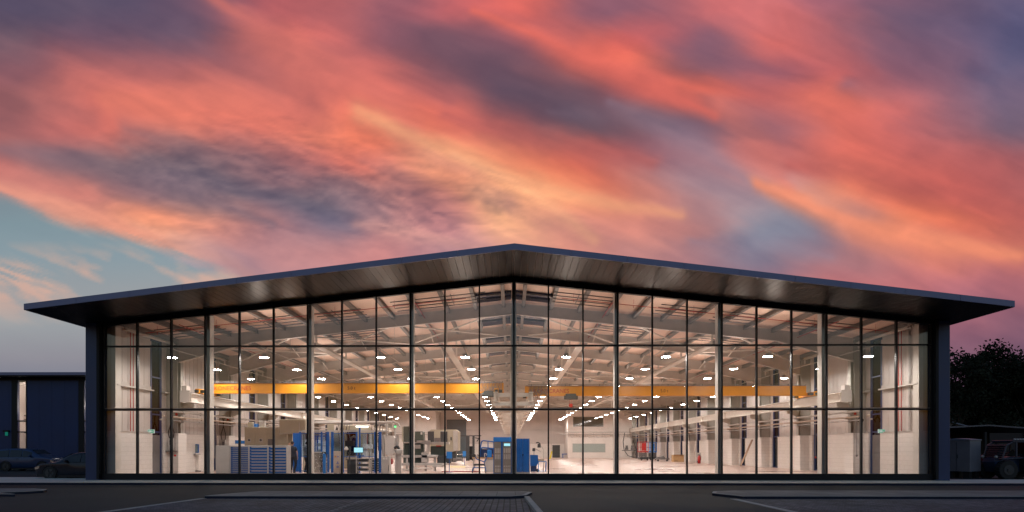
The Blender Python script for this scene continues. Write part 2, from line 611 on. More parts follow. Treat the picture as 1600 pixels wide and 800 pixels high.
    n.links.new(mx.outputs[0], n.nodes['Material Output'].inputs[0])
    m.cycles.emission_sampling = 'NONE'
    me.materials.append(m)
    o = bpy.data.objects.new('sky', me)
    COL.objects.link(o)
    tag(o, 'coral and mauve sunset clouds over patches of pale blue sky', None, None, 'structure')


sky_dome()

# ------------------------------------------------------------ ground
RZ = -0.085              # road level, the pavements stand at 0
asphalt = mat('asphalt', (.044, .042, .042), .8, 0, .25, .35, .35, 60, .12)
kerb_m = mat('kerb_concrete', (.30, .29, .28), .8, 0, .15, 2, .2, 50)
kerbf_m = mat('kerb_face_shade', (.030, .032, .05), .85, 0, .15, 2, .2, 50, .1)  # darkened kerb colour, shade on the front faces painted in
path_m = mat_brick('concrete_flags', (.18, .17, .17), (.09, .085, .08), (0, 1), .6, .6, .012, .8, .0, .12, .3, .15)
pav_m = mat_brick('block_paving', (.115, .11, .135), (.014, .014, .016), (0, 1), .17, .17, .018, .8, .0, .3, .8, .15)
apron_m = mat('apron_concrete', (.66, .62, .52), .75, 0, .14, 1.2, .2, 40)
mb = MB()
NG = 40
mb.add([(-1400, -200, RZ), (1400, -200, RZ), (1400, 1400, RZ), (-1400, 1400, RZ)], [(0, 1, 2, 3)])
tag(mb.build('ground', asphalt), 'dark asphalt road surface and yard', None, None, 'structure')


def gxy(px, py, z=0.):
    k = kz(py, z, px)
    return X(px, k), Y(k)


mb = MB()
mb.slab([(-60, -2.95), (45, -2.95), (45, 0.9), (-60, .9)], RZ, 0)
mb.box(-60, -20.4, .9, 3.0, RZ, -.002)
pv = mb.build('pavement', apron_m)
tag(pv, 'pale concrete pavement along the foot of the glass front', None, None, 'structure')
mb = MB()
mb.box(-60, 45, -3.08, -2.953, RZ - .02, .004)
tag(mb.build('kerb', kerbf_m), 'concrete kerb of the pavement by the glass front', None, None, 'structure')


def island(poly, inset, label):
    mb = MB()
    mb.slab(poly, RZ - .02, -.014)
    tag(mb.build('kerb_face', kerbf_m), label + ' kerb face with shade in its colour', None, None, 'structure')
    mb = MB()
    mb.slab([(p[0], p[1]) for p in poly], -.013, 0)
    o = mb.build('footpath_kerb', kerb_m)
    tag(o, label + ' kerb', None, None, 'structure')
    c = Vector((sum(p[0] for p in poly) / len(poly), sum(p[1] for p in poly) / len(poly)))
    n = len(poly)
    ins = []
    for i in range(n):
        p0, p1, p2 = (Vector(poly[(i + d) % n]) for d in (-1, 0, 1))
        e0 = (p1 - p0).normalized()
        e1 = (p2 - p1).normalized()
        nn = (Vector((-e0.y, e0.x)) + Vector((-e1.y, e1.x)))
        nn = nn / max(.3, nn.length ** 2 / 2)
        ins.append(tuple(p1 + nn * inset))
    mb = MB()
    mb.slab(ins, -.01, .004)
    o2 = mb.build('footpath', path_m)
    tag(o2, label, None, None, 'structure')


y1 = gxy(600, 775)[1]
y2 = gxy(600, 767.5)[1]
xa, xb = gxy(318, 775)[0], gxy(822, 775)[0]
island([(xa, y1), (xb - .5, y1), (xb, y1 + .5), (xb + .25, y2 - .4), (xb - .1, y2), (xa + .9, y2), (xa + .2, y1 + .9)], .13, 'grey paved footpath island in front of the parking bay')
xr = gxy(1130, 774)[0]
island([(xr + .5, y1 + .1), (32, y1 + .1), (32, y2 + .6), (xr + 1.2, y2 + .6), (xr + .3, y2 + .1), (xr, y2 - .8)], .13, 'grey paved footpath island at the right')
xl = gxy(48, 768)[0]
island([(-40, y1 + .5), (gxy(10, 773)[0], y1 + .8), (xl - .9, y1 + 1.6), (xl - .25, y1 + 2.1), (xl, y1 + 2.7), (xl - .3, y2 + .9), (xl - 1.2, y2 + 1.5), (-40, y2 + 1.6)], .13, 'pale concrete footpath island at the left')

pl0 = gxy(318, 779, RZ)
pl1 = gxy(165, 800, RZ)
dxl = (pl1[0] - pl0[0]) / (pl1[1] - pl0[1])
pr0 = gxy(820, 779, RZ)
pr1 = gxy(836, 800, RZ)
dxr = (pr1[0] - pr0[0]) / (pr1[1] - pr0[1])
yn = -D + 4
mb = MB()
mb.add([(pl0[0] + dxl * (yn - y1), yn, RZ + .004), (pr0[0] + dxr * (yn - y1), yn, RZ + .004), (pr0[0], y1, RZ + .004), (pl0[0], y1, RZ + .004)], [(0, 1, 2, 3)])
tag(mb.build('parking_bay', pav_m), 'block paved parking bay in the middle foreground', None, None, 'structure')
q0 = gxy(1142, 779, RZ)
q1 = gxy(1238, 800, RZ)
dxq = (q1[0] - q0[0]) / (q1[1] - q0[1])
mb = MB()
mb.add([(q0[0] + dxq * (yn - y1), yn, RZ + .004), (40, yn, RZ + .004), (40, y1 + .08, RZ + .004), (q0[0], y1 + .08, RZ + .004)], [(0, 1, 2, 3)])
tag(mb.build('parking_bay', pav_m), 'block paved parking bay in the right foreground', None, None, 'structure')
mb = MB()
for p0, dx, w in ((pl0, dxl, .1), (q0, dxq, .1)):
    mb.slab([(p0[0] + dx * (yn - y1) - w, yn), (p0[0] + dx * (yn - y1) + w, yn), (p0[0] + w, y1), (p0[0] - w, y1)], RZ, RZ + .012)
mb.slab([(pr0[0] + dxr * (yn - y1) - .02, yn), (pr0[0] + dxr * (yn - y1) + .13, yn), (pr0[0] + .13, y1), (pr0[0] - .02, y1)], RZ, RZ + .085)
tag(mb.build('edging_kerb', kerb_m), 'pale flush edging stones round the parking bays', None, None, 'structure')
line_m = mat('paint_blocks', (.17, .17, .19), .7, 0, .25, 8)
mb = MB()
for x0 in (-4.6,):
    y = y1 - .4
    while y > yn:
        if x0 + (y - y1) * -.35 < pr0[0] - .3:
            mb.slab([(x0 - (y - y1) * -.0 - .05, y - .18), (x0 + .05, y - .18), (x0 + .05, y), (x0 - .05, y)], RZ + .002, RZ + .009)
        y -= .42
for x0 in (15.8,):
    y = y1 - .3
    while y > yn:
        mb.slab([(x0 - .05, y - .18), (x0 + .05, y - .18), (x0 + .05, y), (x0 - .05, y)], RZ + .002, RZ + .009)
        y -= .42
tag(mb.build('bay_marking', line_m), 'pale dashed block lines dividing the parking bays', None, None, 'structure')

# hall floor
FZ = .10
floor_m = mat('resin_floor', (.40, .285, .24), .30, 0, .10, .25, 0, 1, .5)
LEN = 2.45 * D
WI = 19.36               # inner face of the side walls
WO = 20.2                # outer face
mb = MB()
mb.box(-WO + .02, WO - .02, .12, LEN + .3, -.06, FZ)
tag(mb.build('floor', floor_m), 'glossy pinkish resin floor of the workshop', None, None, 'structure')

# ------------------------------------------------------------ the hall
Z0 = H + 268 / S
SL = .105


def zr(x):
    return Z0 - SL * abs(x)


hall = thing('workshop_hall', 'wide gabled workshop with a lit full height glass front and thin dark overhanging roof', 'building')
GW = 646.5 / S
XM = [-GW + i * GW * 2 / 24 for i in range(25)]
ZT = [Z(740, 1), H + 62 / S, H + 162 / S]
XT, YT, YA = 20.8, -.113 * D, -.143 * D


def yf(x):
    return YA + (YT - YA) * abs(x) / XT


# roof: liner slab, soffit planks, fascia
FT = .23
mb = MB()
for s in (-1, 1):
    a, b = (0, XT) if s > 0 else (-XT, 0)
    def c(x, y, dz):
        return (x, y, zr(x) + dz)
    def yy(x):
        return yf(x) + .02
    mb.hexa([c(a, yy(a), .03), c(b, yy(b), .03), c(b, LEN + .6, .03), c(a, LEN + .6, .03),
             c(a, yy(a), FT - .01), c(b, yy(b), FT - .01), c(b, LEN + .6, FT - .01), c(a, LEN + .6, FT - .01)])
roof = mb.build('roof', ceil_m, hall)
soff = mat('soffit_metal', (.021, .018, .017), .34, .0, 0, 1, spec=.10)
mb = MB()
x = -XT + .03
while x < XT - .05:
    x1 = min(x + .30, XT - .03)
    if x < 0 < x1:
        x1 = 0
    g = .012
    y_end = -.02
    mb.hexa([(x + g, yf(x) + .03, zr(x)), (x1, yf(x1) + .03, zr(x1)), (x1, y_end, zr(x1)), (x + g, y_end, zr(x)),
             (x + g, yf(x) + .03, zr(x) + .028), (x1, yf(x1) + .03, zr(x1) + .028), (x1, y_end, zr(x1) + .028), (x + g, y_end, zr(x) + .028)])
    x = x1
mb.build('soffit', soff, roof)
mb = MB()
for s in (-1, 1):
    mb = MB()
    mb.hexa([(s * 20.26, -.02, zr(20.26)), (s * (XT - .03), -.02, zr(XT)), (s * (XT - .03), LEN + .5, zr(XT)), (s * 20.26, LEN + .5, zr(20.26)),
             (s * 20.26, -.02, zr(20.26) + .028), (s * (XT - .03), -.02, zr(XT) + .028), (s * (XT - .03), LEN + .5, zr(XT) + .028), (s * 20.26, LEN + .5, zr(20.26) + .028)])
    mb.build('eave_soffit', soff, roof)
mb = MB()
seg = 9
for s in (-1, 1):
    for i in range(seg):
        a = XT * i / seg * s
        b = (XT * (i + 1) / seg - .012) * s
        if s < 0:
            a, b = b, a
        mb.hexa([(a, yf(a) - .03, zr(a) - .02), (b, yf(b) - .03, zr(b) - .02), (b, yf(b) + .03, zr(b) - .02), (a, yf(a) + .03, zr(a) - .02),
                 (a, yf(a) - .03, zr(a) + FT), (b, yf(b) - .03, zr(b) + FT), (b, yf(b) + .03, zr(b) + FT), (a, yf(a) + .03, zr(a) + FT)])
    mb.box(s * (XT - .028), s * (XT + .03), YT + .04, LEN + .6, zr(XT) - .02, zr(XT) + FT)
mb.build('fascia', fascia_m, roof)
mb = MB()
for s in (-1, 1):
    x = .8
    while x < XT:
        mb.bar((s * x, yf(x) + .2, zr(x) + FT + .01), (s * x, LEN + .5, zr(x) + FT + .01), .05, .03)
        x += 1.0
mb.build('standing_seam', fascia_m, roof)

# piers closing the front at both ends
for s in (-1, 1):
    mb = MB()
    mb.rbox(s * (GW + .06) if s > 0 else s * 20.28, s * 20.28 if s > 0 else s * (GW + .06), -.30, .35, 0, zr(20) - .03, .012)
    mb.build('pier', navy, hall)
    mb = MB()
    mb.box(s * (GW + .02), s * (GW + .14), -.34, -.12, .05, zr(19.7) - .04)
    mb.build('pier_trim', black, hall)

# curtain wall
mb = MB()
for s in (-1, 1):
    a, b = (0, GW + .05) if s > 0 else (-GW - .05, 0)
    mb.hexa([(a, -.08, zr(a) - .21), (b, -.08, zr(b) - .21), (b, .16, zr(b) - .21), (a, .16, zr(a) - .21),
             (a, -.08, zr(a) + .02), (b, -.08, zr(b) + .02), (b, .16, zr(b) + .02), (a, .16, zr(a) + .02)])
mb.build('head_frame', black, hall)
mb = MB()
mb.box(-GW - .05, GW + .05, -.12, .18, .0, ZT[0])
mb.build('base_frame', black, hall)
mb = MB()
mb.box(-GW, GW, .02, .11, FZ, ZT[0] + .03)
sill_m = mat('sill_aluminium', (.38, .38, .40), .35, .5, .08, 3)
for zt in ZT[1:]:
    mb = MB()
    mb.box(-GW, GW, -.065, .05, zt - .032, zt + .032)
    t = mb.build('transom', black, hall)
    mb = MB()
    mb.box(-GW, GW, .052, .16, zt - .04, zt + .09 if zt < 5 else zt + .02)
    mb.build('transom_box', sill_m if zt < 5 else black, t)
for i, xm in enumerate(XM):
    mb = MB()
    w = .036 if i % 3 == 0 else .032
    mb.box(xm - w, xm + w, -.08, .09, ZT[0] - .1, zr(xm) - .12)
    mb.build('mullion', black, hall)
for i in range(24):
    a, b = XM[i] + .03, XM[i + 1] - .03
    for j in range(3):
        z0 = ZT[j] + .02
        mb = MB()
        if j < 2:
            mb.box(a, b, -.01, .002, z0, ZT[j + 1] - .02)
        else:
            za, zb = zr(a) - .18, zr(b) - .18
            mb.hexa([(a, -.01, z0), (b, -.01, z0), (b, .002, z0), (a, .002, z0), (a, -.01, za), (b, -.01, zb), (b, .002, zb), (a, .002, za)])
        mb.build('glass_pane', glass, hall)
# front wind posts behind every third mullion
for i in range(0, 25, 3):
    xm = XM[i]
    if i in (0, 24):
        xm = math.copysign(GW - .33, xm)
    mb = MB()
    mb.box(xm - .10, xm + .10, .24, .70, FZ, zr(xm) - .05)
    mb.box(xm - .2, xm + .2, .25, .72, FZ, FZ + .02)
    mb.build('wind_post', steel_w, hall)

# side walls
blk = mat_brick('white_blockwork', (.72, .68, .645), (.62, .58, .545), (1, 2), .44, .225, .010, .55, .5, .02, .25)
blkx = mat_brick('white_blockwork_front', (.72, .68, .645), (.62, .58, .545), (0, 2), .44, .225, .010, .55, .5, .02, .25)
BT = 2.33
FY = [(.168 + .2125 * n) * D for n in range(11)]
WY = [(.135 + .2125 * n) * D for n in range(11)]
WH = .58
for s in (-1, 1):
    edges = [.36]
    for w in WY:
        edges += [w - WH, w + WH]
    edges.append(LEN)
    mb, ml, mo = MB(), MB(), MB()
    for i in range(0, len(edges), 2):
        a, b = edges[i], edges[i + 1]
        mb.box(s * (WI - .12), s * (WO - .25), a, b, 0, BT)
        ml.box(s * WI, s * (WO - .25), a, b, BT, zr(WI) - .01)
        y = a + .3
        while y < b - .1:
            ml.box(s * (WI - .012), s * WI, y, y + .03, BT + .02, zr(WI) - .06)
            y += .5
        mo.box(s * (WO - .24), s * WO, a - .02, b + .02, 0, zr(WO) + .02)
    wall = mb.build('side_wall', blk, hall)
    ml.build('wall_liner', liner, wall)
    mo.build('outer_cladding', navy, wall)
    mr = MB()
    for i in range(0, len(edges), 2):
        a, b = edges[i], edges[i + 1]
        mr.box(s * (WI - .22), s * (WI - .012), a, b, 4.55, 4.62)
        mr.box(s * (WI - .045), s * (WI - .012), a, b, 4.62, 4.80)
        mr.box(s * (WI - .06), s * (WI - .012), a, b, 7.0, 7.2)
        mr.box(s * (WI - .16), s * (WI - .001), a, b, BT, BT + .03)
    mr.build('sheeting_rail', steel_g, wall)
    for n, w in enumerate(WY):
        mf = MB()
        x0, x1 = (s * (WI - .02), s * (WI + .14))
        for yy0, yy1 in ((w - WH, w - WH + .13), (w + WH - .13, w + WH)):
            mf.box(x0, x1, yy0, yy1, FZ, 7.35)
        for zz in (FZ, 2.35, 3.3, 5.3, 7.28):
            mf.box(x0, x1, w - WH + .07, w + WH - .07, zz, zz + .07)
        wd = mf.build('slot_window', navy_dark, hall)
        mp = MB()
        mp.box(s * (WI + .05), s * (WI + .06), w - WH + .07, w + WH - .07, FZ + .07, 7.28)
        mp.build('pane', glass_d, wd)
        if n == 0:
            mp = MB()
            mp.box(s * (WI + .0), s * (WI + .05), w - .42, w + .42, FZ + .03, FZ + 2.12)
            mp.box(s * (WI - .03), s * (WI), w - .36, w - .28, FZ + .9, FZ + 1.2)
            # a leaf with a glazed upper half
            mp.build('door_leaf', mgrey, wd)
# back wall
mb = MB()
mb.box(-WO, WO, LEN, LEN + .2, 0, BT)
bw = mb.build('back_wall', blkx, hall)
mb = MB()
mb.prism([(-WO, BT), (WO, BT), (WO, zr(WO)), (0, Z0), (-WO, zr(WO))], LEN + .01, LEN + .2)
x = -19
while x < 19:
    mb.box(x, x + .09, LEN - .05, LEN + .01, BT, zr(x) - .1)
    x += 1.15
mb.build('wall_liner', liner, bw)
mb = MB()
mb.box(-WI, WI, LEN - .16, LEN - .051, 4.5, 4.7)
mb.build('sheeting_rail', steel_g, bw)
k = 3.4
mb = MB()
mb.box(X(697, k), X(727.5, k), LEN - .22, LEN - .165, FZ, Z(655, k))
for i in range(34):
    z = FZ + .1 + i * .185
    if z < Z(655, k):
        mb.box(X(697, k) + .03, X(727.5, k) - .03, LEN - .235, LEN - .22, z, z + .13)
mb.build('roller_door', mat('roller_door_grey', (.10, .125, .14), .5, .2, .08, 1), bw)
mb = MB()
mb.box(X(864, k), X(876, k), LEN - .1, LEN - .052, FZ, 2.15)
mb.build('exit_door', mat('door_grey', (.06, .065, .065), .5), bw)

# frames: columns, haunches, rafters
for n, y in enumerate(FY):
    mb = MB()
    for s in (-1, 1):
        for a, b, dz0 in ((0, 14.6, 0),):
            # web and flanges of the straight part
            for w, t0, t1 in ((.012, .64, .03), (.11, .66, .63), (.11, .05, .03)):
                mb.hexa([(s * a, y - w, zr(a) - t0), (s * b, y - w, zr(b) - t0), (s * b, y + w, zr(b) - t0), (s * a, y + w, zr(a) - t0),
                         (s * a, y - w, zr(a) - t1), (s * b, y - w, zr(b) - t1), (s * b, y + w, zr(b) - t1), (s * a, y + w, zr(a) - t1)]
                        if s > 0 else
                        [(s * b, y - w, zr(b) - t0), (s * a, y - w, zr(a) - t0), (s * a, y + w, zr(a) - t0), (s * b, y + w, zr(b) - t0),
                         (s * b, y - w, zr(b) - t1), (s * a, y - w, zr(a) - t1), (s * a, y + w, zr(a) - t1), (s * b, y + w, zr(b) - t1)])
        # haunch deepening to the column
        a, b = 14.6, 18.64
        for w, t0a, t0b, t1 in ((.012, .66, 1.3, .03), (.11, .69, 1.34, None)):
            t1a = t1 if t1 else .66
            t1b = t1 if t1 else 1.31
            va = [(a, y - w, zr(a) - t0a), (b, y - w, zr(b) - t0b), (b, y + w, zr(b) - t0b), (a, y + w, zr(a) - t0a),
                  (a, y - w, zr(a) - t1a), (b, y - w, zr(b) - t1b), (b, y + w, zr(b) - t1b), (a, y + w, zr(a) - t1a)]
            if s < 0:
                va = [(-v[0], v[1], v[2]) for v in va]
                va = [va[i] for i in (1, 0, 3, 2, 5, 4, 7, 6)]
            mb.hexa(va)
    mb.build('rafter', steel_g, hall)
    for s in (-1, 1):
        mb = MB()
        mb.box(s * 18.64, s * (WI - .125), y - .04, y + .90, 0, BT + .02)
        pi = mb.build('block_pillar', blkx, hall)
        mb = MB()
        top = zr(WI) - .04
        mb.box(s * 18.66, s * 18.69, y - .03 + .30, y + .27 + .30, BT + .02, top)
        mb.box(s * 18.69, s * 19.2, y + .41, y + .43, BT + .02, top)
        mb.box(s * 19.2, s * 19.23, y + .27, y + .57, BT + .02, top)
        mb.box(s * 18.70, s * 19.32, y - .02, y + .015, BT + .02, top)
        mb.build('steel_column', column_m, hall)
    mb = MB()
    mb.box(-.17, -.14, y - .14, y + .14, FZ, zr(0) - .68)
    mb.box(.14, .17, y - .14, y + .14, FZ, zr(0) - .68)
    mb.box(-.14, .14, y - .01, y + .01, FZ, zr(0) - .68)
    cc = mb.build('centre_column', steel_w, hall)
    mb = MB()
    mb.box(-1.15, -.171, y - .09, y + .09, 3.86, 4.04)
    mb.box(.171, 1.15, y - .09, y + .09, 3.86, 4.04)
    mb.box(-1.0, -.171, y - .06, y + .06, 4.36, 4.56)
    mb.box(.171, 1.0, y - .06, y + .06, 4.36, 4.56)
    mb.build('crane_corbel', steel_w, cc)
# purlins
i = 0
for s in (-1, 1):
    x = .55
    while x < 19.2:
        mb = MB()
        z = zr(x)
        y0, y1_ = .2, LEN - .1
        mb.box(s * x - .05, s * x + .05, y0, y1_, z - .198, z + .02)
        mb.box(s * x - .09, s * x + .09, y0, y1_, z - .215, z - .198)
        mb.box(s * x - .09, s * x + .09, y0, y1_, z - .02, z - .004 - SL * .09)
        mb.build('purlin', purlin_m, hall)
        x += 1.52
# rooflights: pairs of dark glazed kerbs each side of the ridge
for n in range(11):
    ya = 2.5 if n == 0 else FY[n - 1] + 2.2
    yb = 4.2 if n == 0 else FY[n] - 1.2
    for s in (-1, 1):
        a, b = .12, 1.95
        mb = MB()
        v = []
        for zz in (.10, -.0):
            v += [(a, ya, zr(a) - zz), (b, ya, zr(b) - zz), (b, yb, zr(b) - zz), (a, yb, zr(a) - zz)]
        if s < 0:
            v = [(-q[0], q[1], q[2]) for q in v]
            v = [v[j] for j in (1, 0, 3, 2, 5, 4, 7, 6)]
        mb.hexa(v)
        rl = mb.build('rooflight', mat('night_glass', (.008, .02, .06), .08, 0), roof)
        mb = MB()
        for yq in np.linspace(ya, yb, 3)[:2]:
            p, q = (s * a, yq, zr(a) - .13), (s * b, yq, zr(b) - .13)
            mb.bar(p, q, .04, .04)
        mb.bar((s * b, ya, zr(b) - .13), (s * b, yb, zr(b) - .13), .08, .08)
        mb.build('glazing_bar', dgrey, rl)
# longitudinal box members and eaves beams
for s in (-1, 1):
    for xx, zz, w, ys in ((3.7, 7.15, .42, FY[0]), (10.95, 7.2, .42, FY[0]), (18.95, 7.27, .26, .7)):
        mb = MB()
        mb.box(s * (xx - w / 2), s * (xx + w / 2), ys, FY[-1], zz, zz + .04)
        mb.box(s * (xx - .02), s * (xx + .02), ys, FY[-1], zz + .04, zz + .22)
        for y in FY:
            mb.box(s * (xx) - .05, s * (xx) + .05, y - .03, y + .03, zz + .2, zr(xx) - .6)
        mb.build('longitudinal_beam', steel_w, hall)
# roof bracing
for n in (0, 3, 6, 9):
    for s in (-1, 1):
        mb = MB()
        for a, b in ((1, 6.5), (6.5, 12), (12, 18)):
            y0, y1_ = FY[n], FY[n + 1]
            mb.cyl((s * a, y0, zr(a) - .5), (s * b, y1_, zr(b) - .5), .05, 6)
            mb.cyl((s * b, y0, zr(b) - .56), (s * a, y1_, zr(a) - .56), .05, 6)
        mb.build('roof_bracing', steel_w, hall)
# knee braces
for n in (1, 2, 4, 5, 7):
    for s in (-1, 1):
        mb = MB()
        for xx in (5.2, 9.6, 14.0):
            mb.cyl((s * xx, FY[n], zr(xx) - .62), (s * (xx + .05), FY[n] - 1.3, zr(xx) - .22), .03, 6)
            mb.cyl((s * xx, FY[n], zr(xx) - .62), (s * (xx + .05), FY[n] + 1.3, zr(xx) - .22), .03, 6)
        mb.build('knee_brace', steel_w, hall)

# white rooms built against the back wall
RY = 2.25 * D
kR = 3.25
ofc = thing('office_block', 'two storey white internal office with wide upper and lower windows at the far end', 'office', (0, 0, FZ))
mb = MB()
ux0, ux1, uz0, uz1 = X(895, kR), X(943, kR), Z(667, kR) - FZ, Z(651, kR) - FZ
lx0, lx1, lz0, lz1 = X(894, kR), X(946, kR), Z(707, kR) - FZ, Z(693, kR) - FZ
ox0, ox1, ot = X(887, kR), WI - .9, 7.4
mb.box(ox0, ux0, RY, RY + .2, 0, ot)
mb.box(ux0, ox1, RY, RY + .2, uz1, ot)
mb.box(ux1, ox1, RY, RY + .2, lz1, uz1)
mb.box(ux0, ux1, RY, RY + .2, lz1, uz0)
mb.box(lx1, ox1, RY, RY + .2, 0, lz1)
mb.box(ux0, lx1, RY, RY + .2, 0, lz0)
mb.build('wall', white_m, ofc)
mb = MB()
mb.box(ox0, ox0 + .2, RY + .2, LEN - .2, 0, ot)
mb.build('end_wall', white_m, ofc)
for a, b, c_, d_ in ((ux0, ux1, uz0, uz1), (lx0, lx1, lz0, lz1)):
    mb = MB()
    t = .06
    mb.box(a, b, RY - .02, RY + .05, c_, c_ + t)
    mb.box(a, b, RY - .02, RY + .05, d_ - t, d_)
    mb.box(a, a + t, RY - .02, RY + .05, c_ + t, d_ - t)
    mb.box(b - t, b, RY - .02, RY + .05, c_ + t, d_ - t)
    fr = mb.build('window', lgrey, ofc)
    mb = MB()
    mb.box(a + t, b - t, RY + .01, RY + .02, c_ + t, d_ - t)
    mb.build('pane', mat('office_glass', (.10, .11, .10), .06) if c_ > 3 else mat('office_glass_lit', (.36, .42, .40), .1), fr)  # lower pane's pale colour stands in for a lit room behind it
rm = thing('store_room', 'plain white enclosed room against the far left wall behind the machines', 'room', (0, 0, FZ))
mb = MB()
mb.box(-WI + .9, X(681, kR), RY, RY + .2, 0, 7.4)
mb.build('wall', white_m, rm)
mb = MB()
mb.box(X(681, kR) - .2, X(681, kR), RY + .2, LEN - .25, 0, 7.4)
mb.build('end_wall', white_m, rm)

# ------------------------------------------------------------ lamps
LZ = H + 150.35 / S
rows = [(-17.0, 'left wall row'), (-12.4, 'second row from the left wall'), (-6.6, 'third row from the left wall'), (-2.4, 'row left of the centre'),
        (2.6, 'row right of the centre'), (7.5, 'third row from the right wall'), (12.5, 'second row from the right wall'), (17.4, 'right wall row')]
lamp0 = None
NL = 15
for ri, (lx, ln) in enumerate(rows):
    mb = MB()
    mb.box(lx - .02, lx + .02, 1.0, FY[-1], LZ + .42, LZ + .45)
    for y in FY:
        mb.cyl((lx, y, LZ + .47), (lx, y, zr(lx) - .66), .012, 5)
    tag(mb.build('lighting_trunking', lgrey), 'thin grey trunking carrying the lamps of the ' + ln, 'trunking', 'lighting trunking runs under the roof')
    for n in range(NL):
        y = (.044 + .1594 * n) * D
        lab = 'glowing high bay lamp, %s from the glass, %s' % (ORD[n], ln)
        if lamp0 is None:
            lamp0 = thing('high_bay_lamp', lab, 'lamp', (lx, y, LZ), 0, 'high bay lamps under the roof')
            mb = MB()
            mb.lathe([(.222, -.004), (.225, .03), (.12, .06), (.09, .20), (.001, .205)], n=14)
            mb.cyl((0, 0, .24), (0, 0, .43), .015, 6)
            mb.build('housing', lgrey, lamp0)
            mb = MB()
            mb.lathe([(.001, -.022), (.13, -.018), (.212, -.002), (.214, .004)], n=16)
            mb.build('diffuser', lens, lamp0)
            ul = bpy.data.lights.new('ceiling_fill', 'AREA')  # added fill light over each lamp, unseen, brightens the roof liner
            ul.shape = 'DISK'
            ul.size = .5
            ul.energy = 31
            ul.color = (1, .84, .72)
            uo = bpy.data.objects.new('ceiling_fill', ul)
            COL.objects.link(uo)
            uo.parent = lamp0
            uo.location = (0, 0, .56)
            uo.rotation_euler = (math.pi, 0, 0)
        else:
            dup(lamp0, (lx, y, LZ), label=lab)
for o in [o for o in COL.objects if o.type == 'LIGHT' and abs(o.parent.location.x) > 15]:
    bpy.data.objects.remove(o)

# ------------------------------------------------------------ crane runways and cranes
RW = 18.1
for s, sd in ((-1, 'left'), (1, 'right')):
    for xx, wh in ((RW, 'outer wall'), (.98, 'centre posts')):
        t = thing('crane_runway', 'long cream steel crane runway beam along the %s on the %s side' % (wh, sd), 'crane rail', (0, 0, 0), 0, 'crane runway beams')
        mb = MB()
        y0 = FY[0] - .35
        w = .17 if xx > 5 else .12
        zb, zt = 4.07, 4.60
        mb.box(s * xx - w, s * xx + w, y0, FY[-1], zb, zb + .03)
        mb.box(s * xx - w, s * xx + w, y0, FY[-1], zt - .03, zt)
        mb.box(s * xx - .012, s * xx + .012, y0, FY[-1], zb + .03, zt - .03)
        for y in FY:
            mb.box(s * xx - w + .01, s * xx + w - .01, y - .01, y + .01, zb + .03, zt - .03)
        mb.build('beam', steel_w, t)
        mb = MB()
        mb.box(s * xx - .03, s * xx + .03, y0, FY[-1], zt + .001, zt + .05)
        mb.build('rail', mgrey, t)
        if xx > 5:
            mb = MB()
            mb.box(s * (xx - .26), s * (xx + .30), y0 - .02, y0, zb - .02, zt + .1)
            mb.box(s * (xx - .08), s * (xx + .18), y0 - .04, y0 + .4, zt + .05, zt + .35)
            mb.build('end_stop', white_m, t)
            for y in FY:
                mb = MB()
                mb.box(s * (xx - .16), s * 18.65, y + .30, y + .56, zb - .26, zb - .24)
                mb.prism([(s * (xx - .16), zb - .24), (s * 18.65, zb - .5), (s * 18.65, zb - .002), (s * (xx - .16), zb - .002)], y + .41, y + .43)
                mb.build('bracket', steel_w, t)


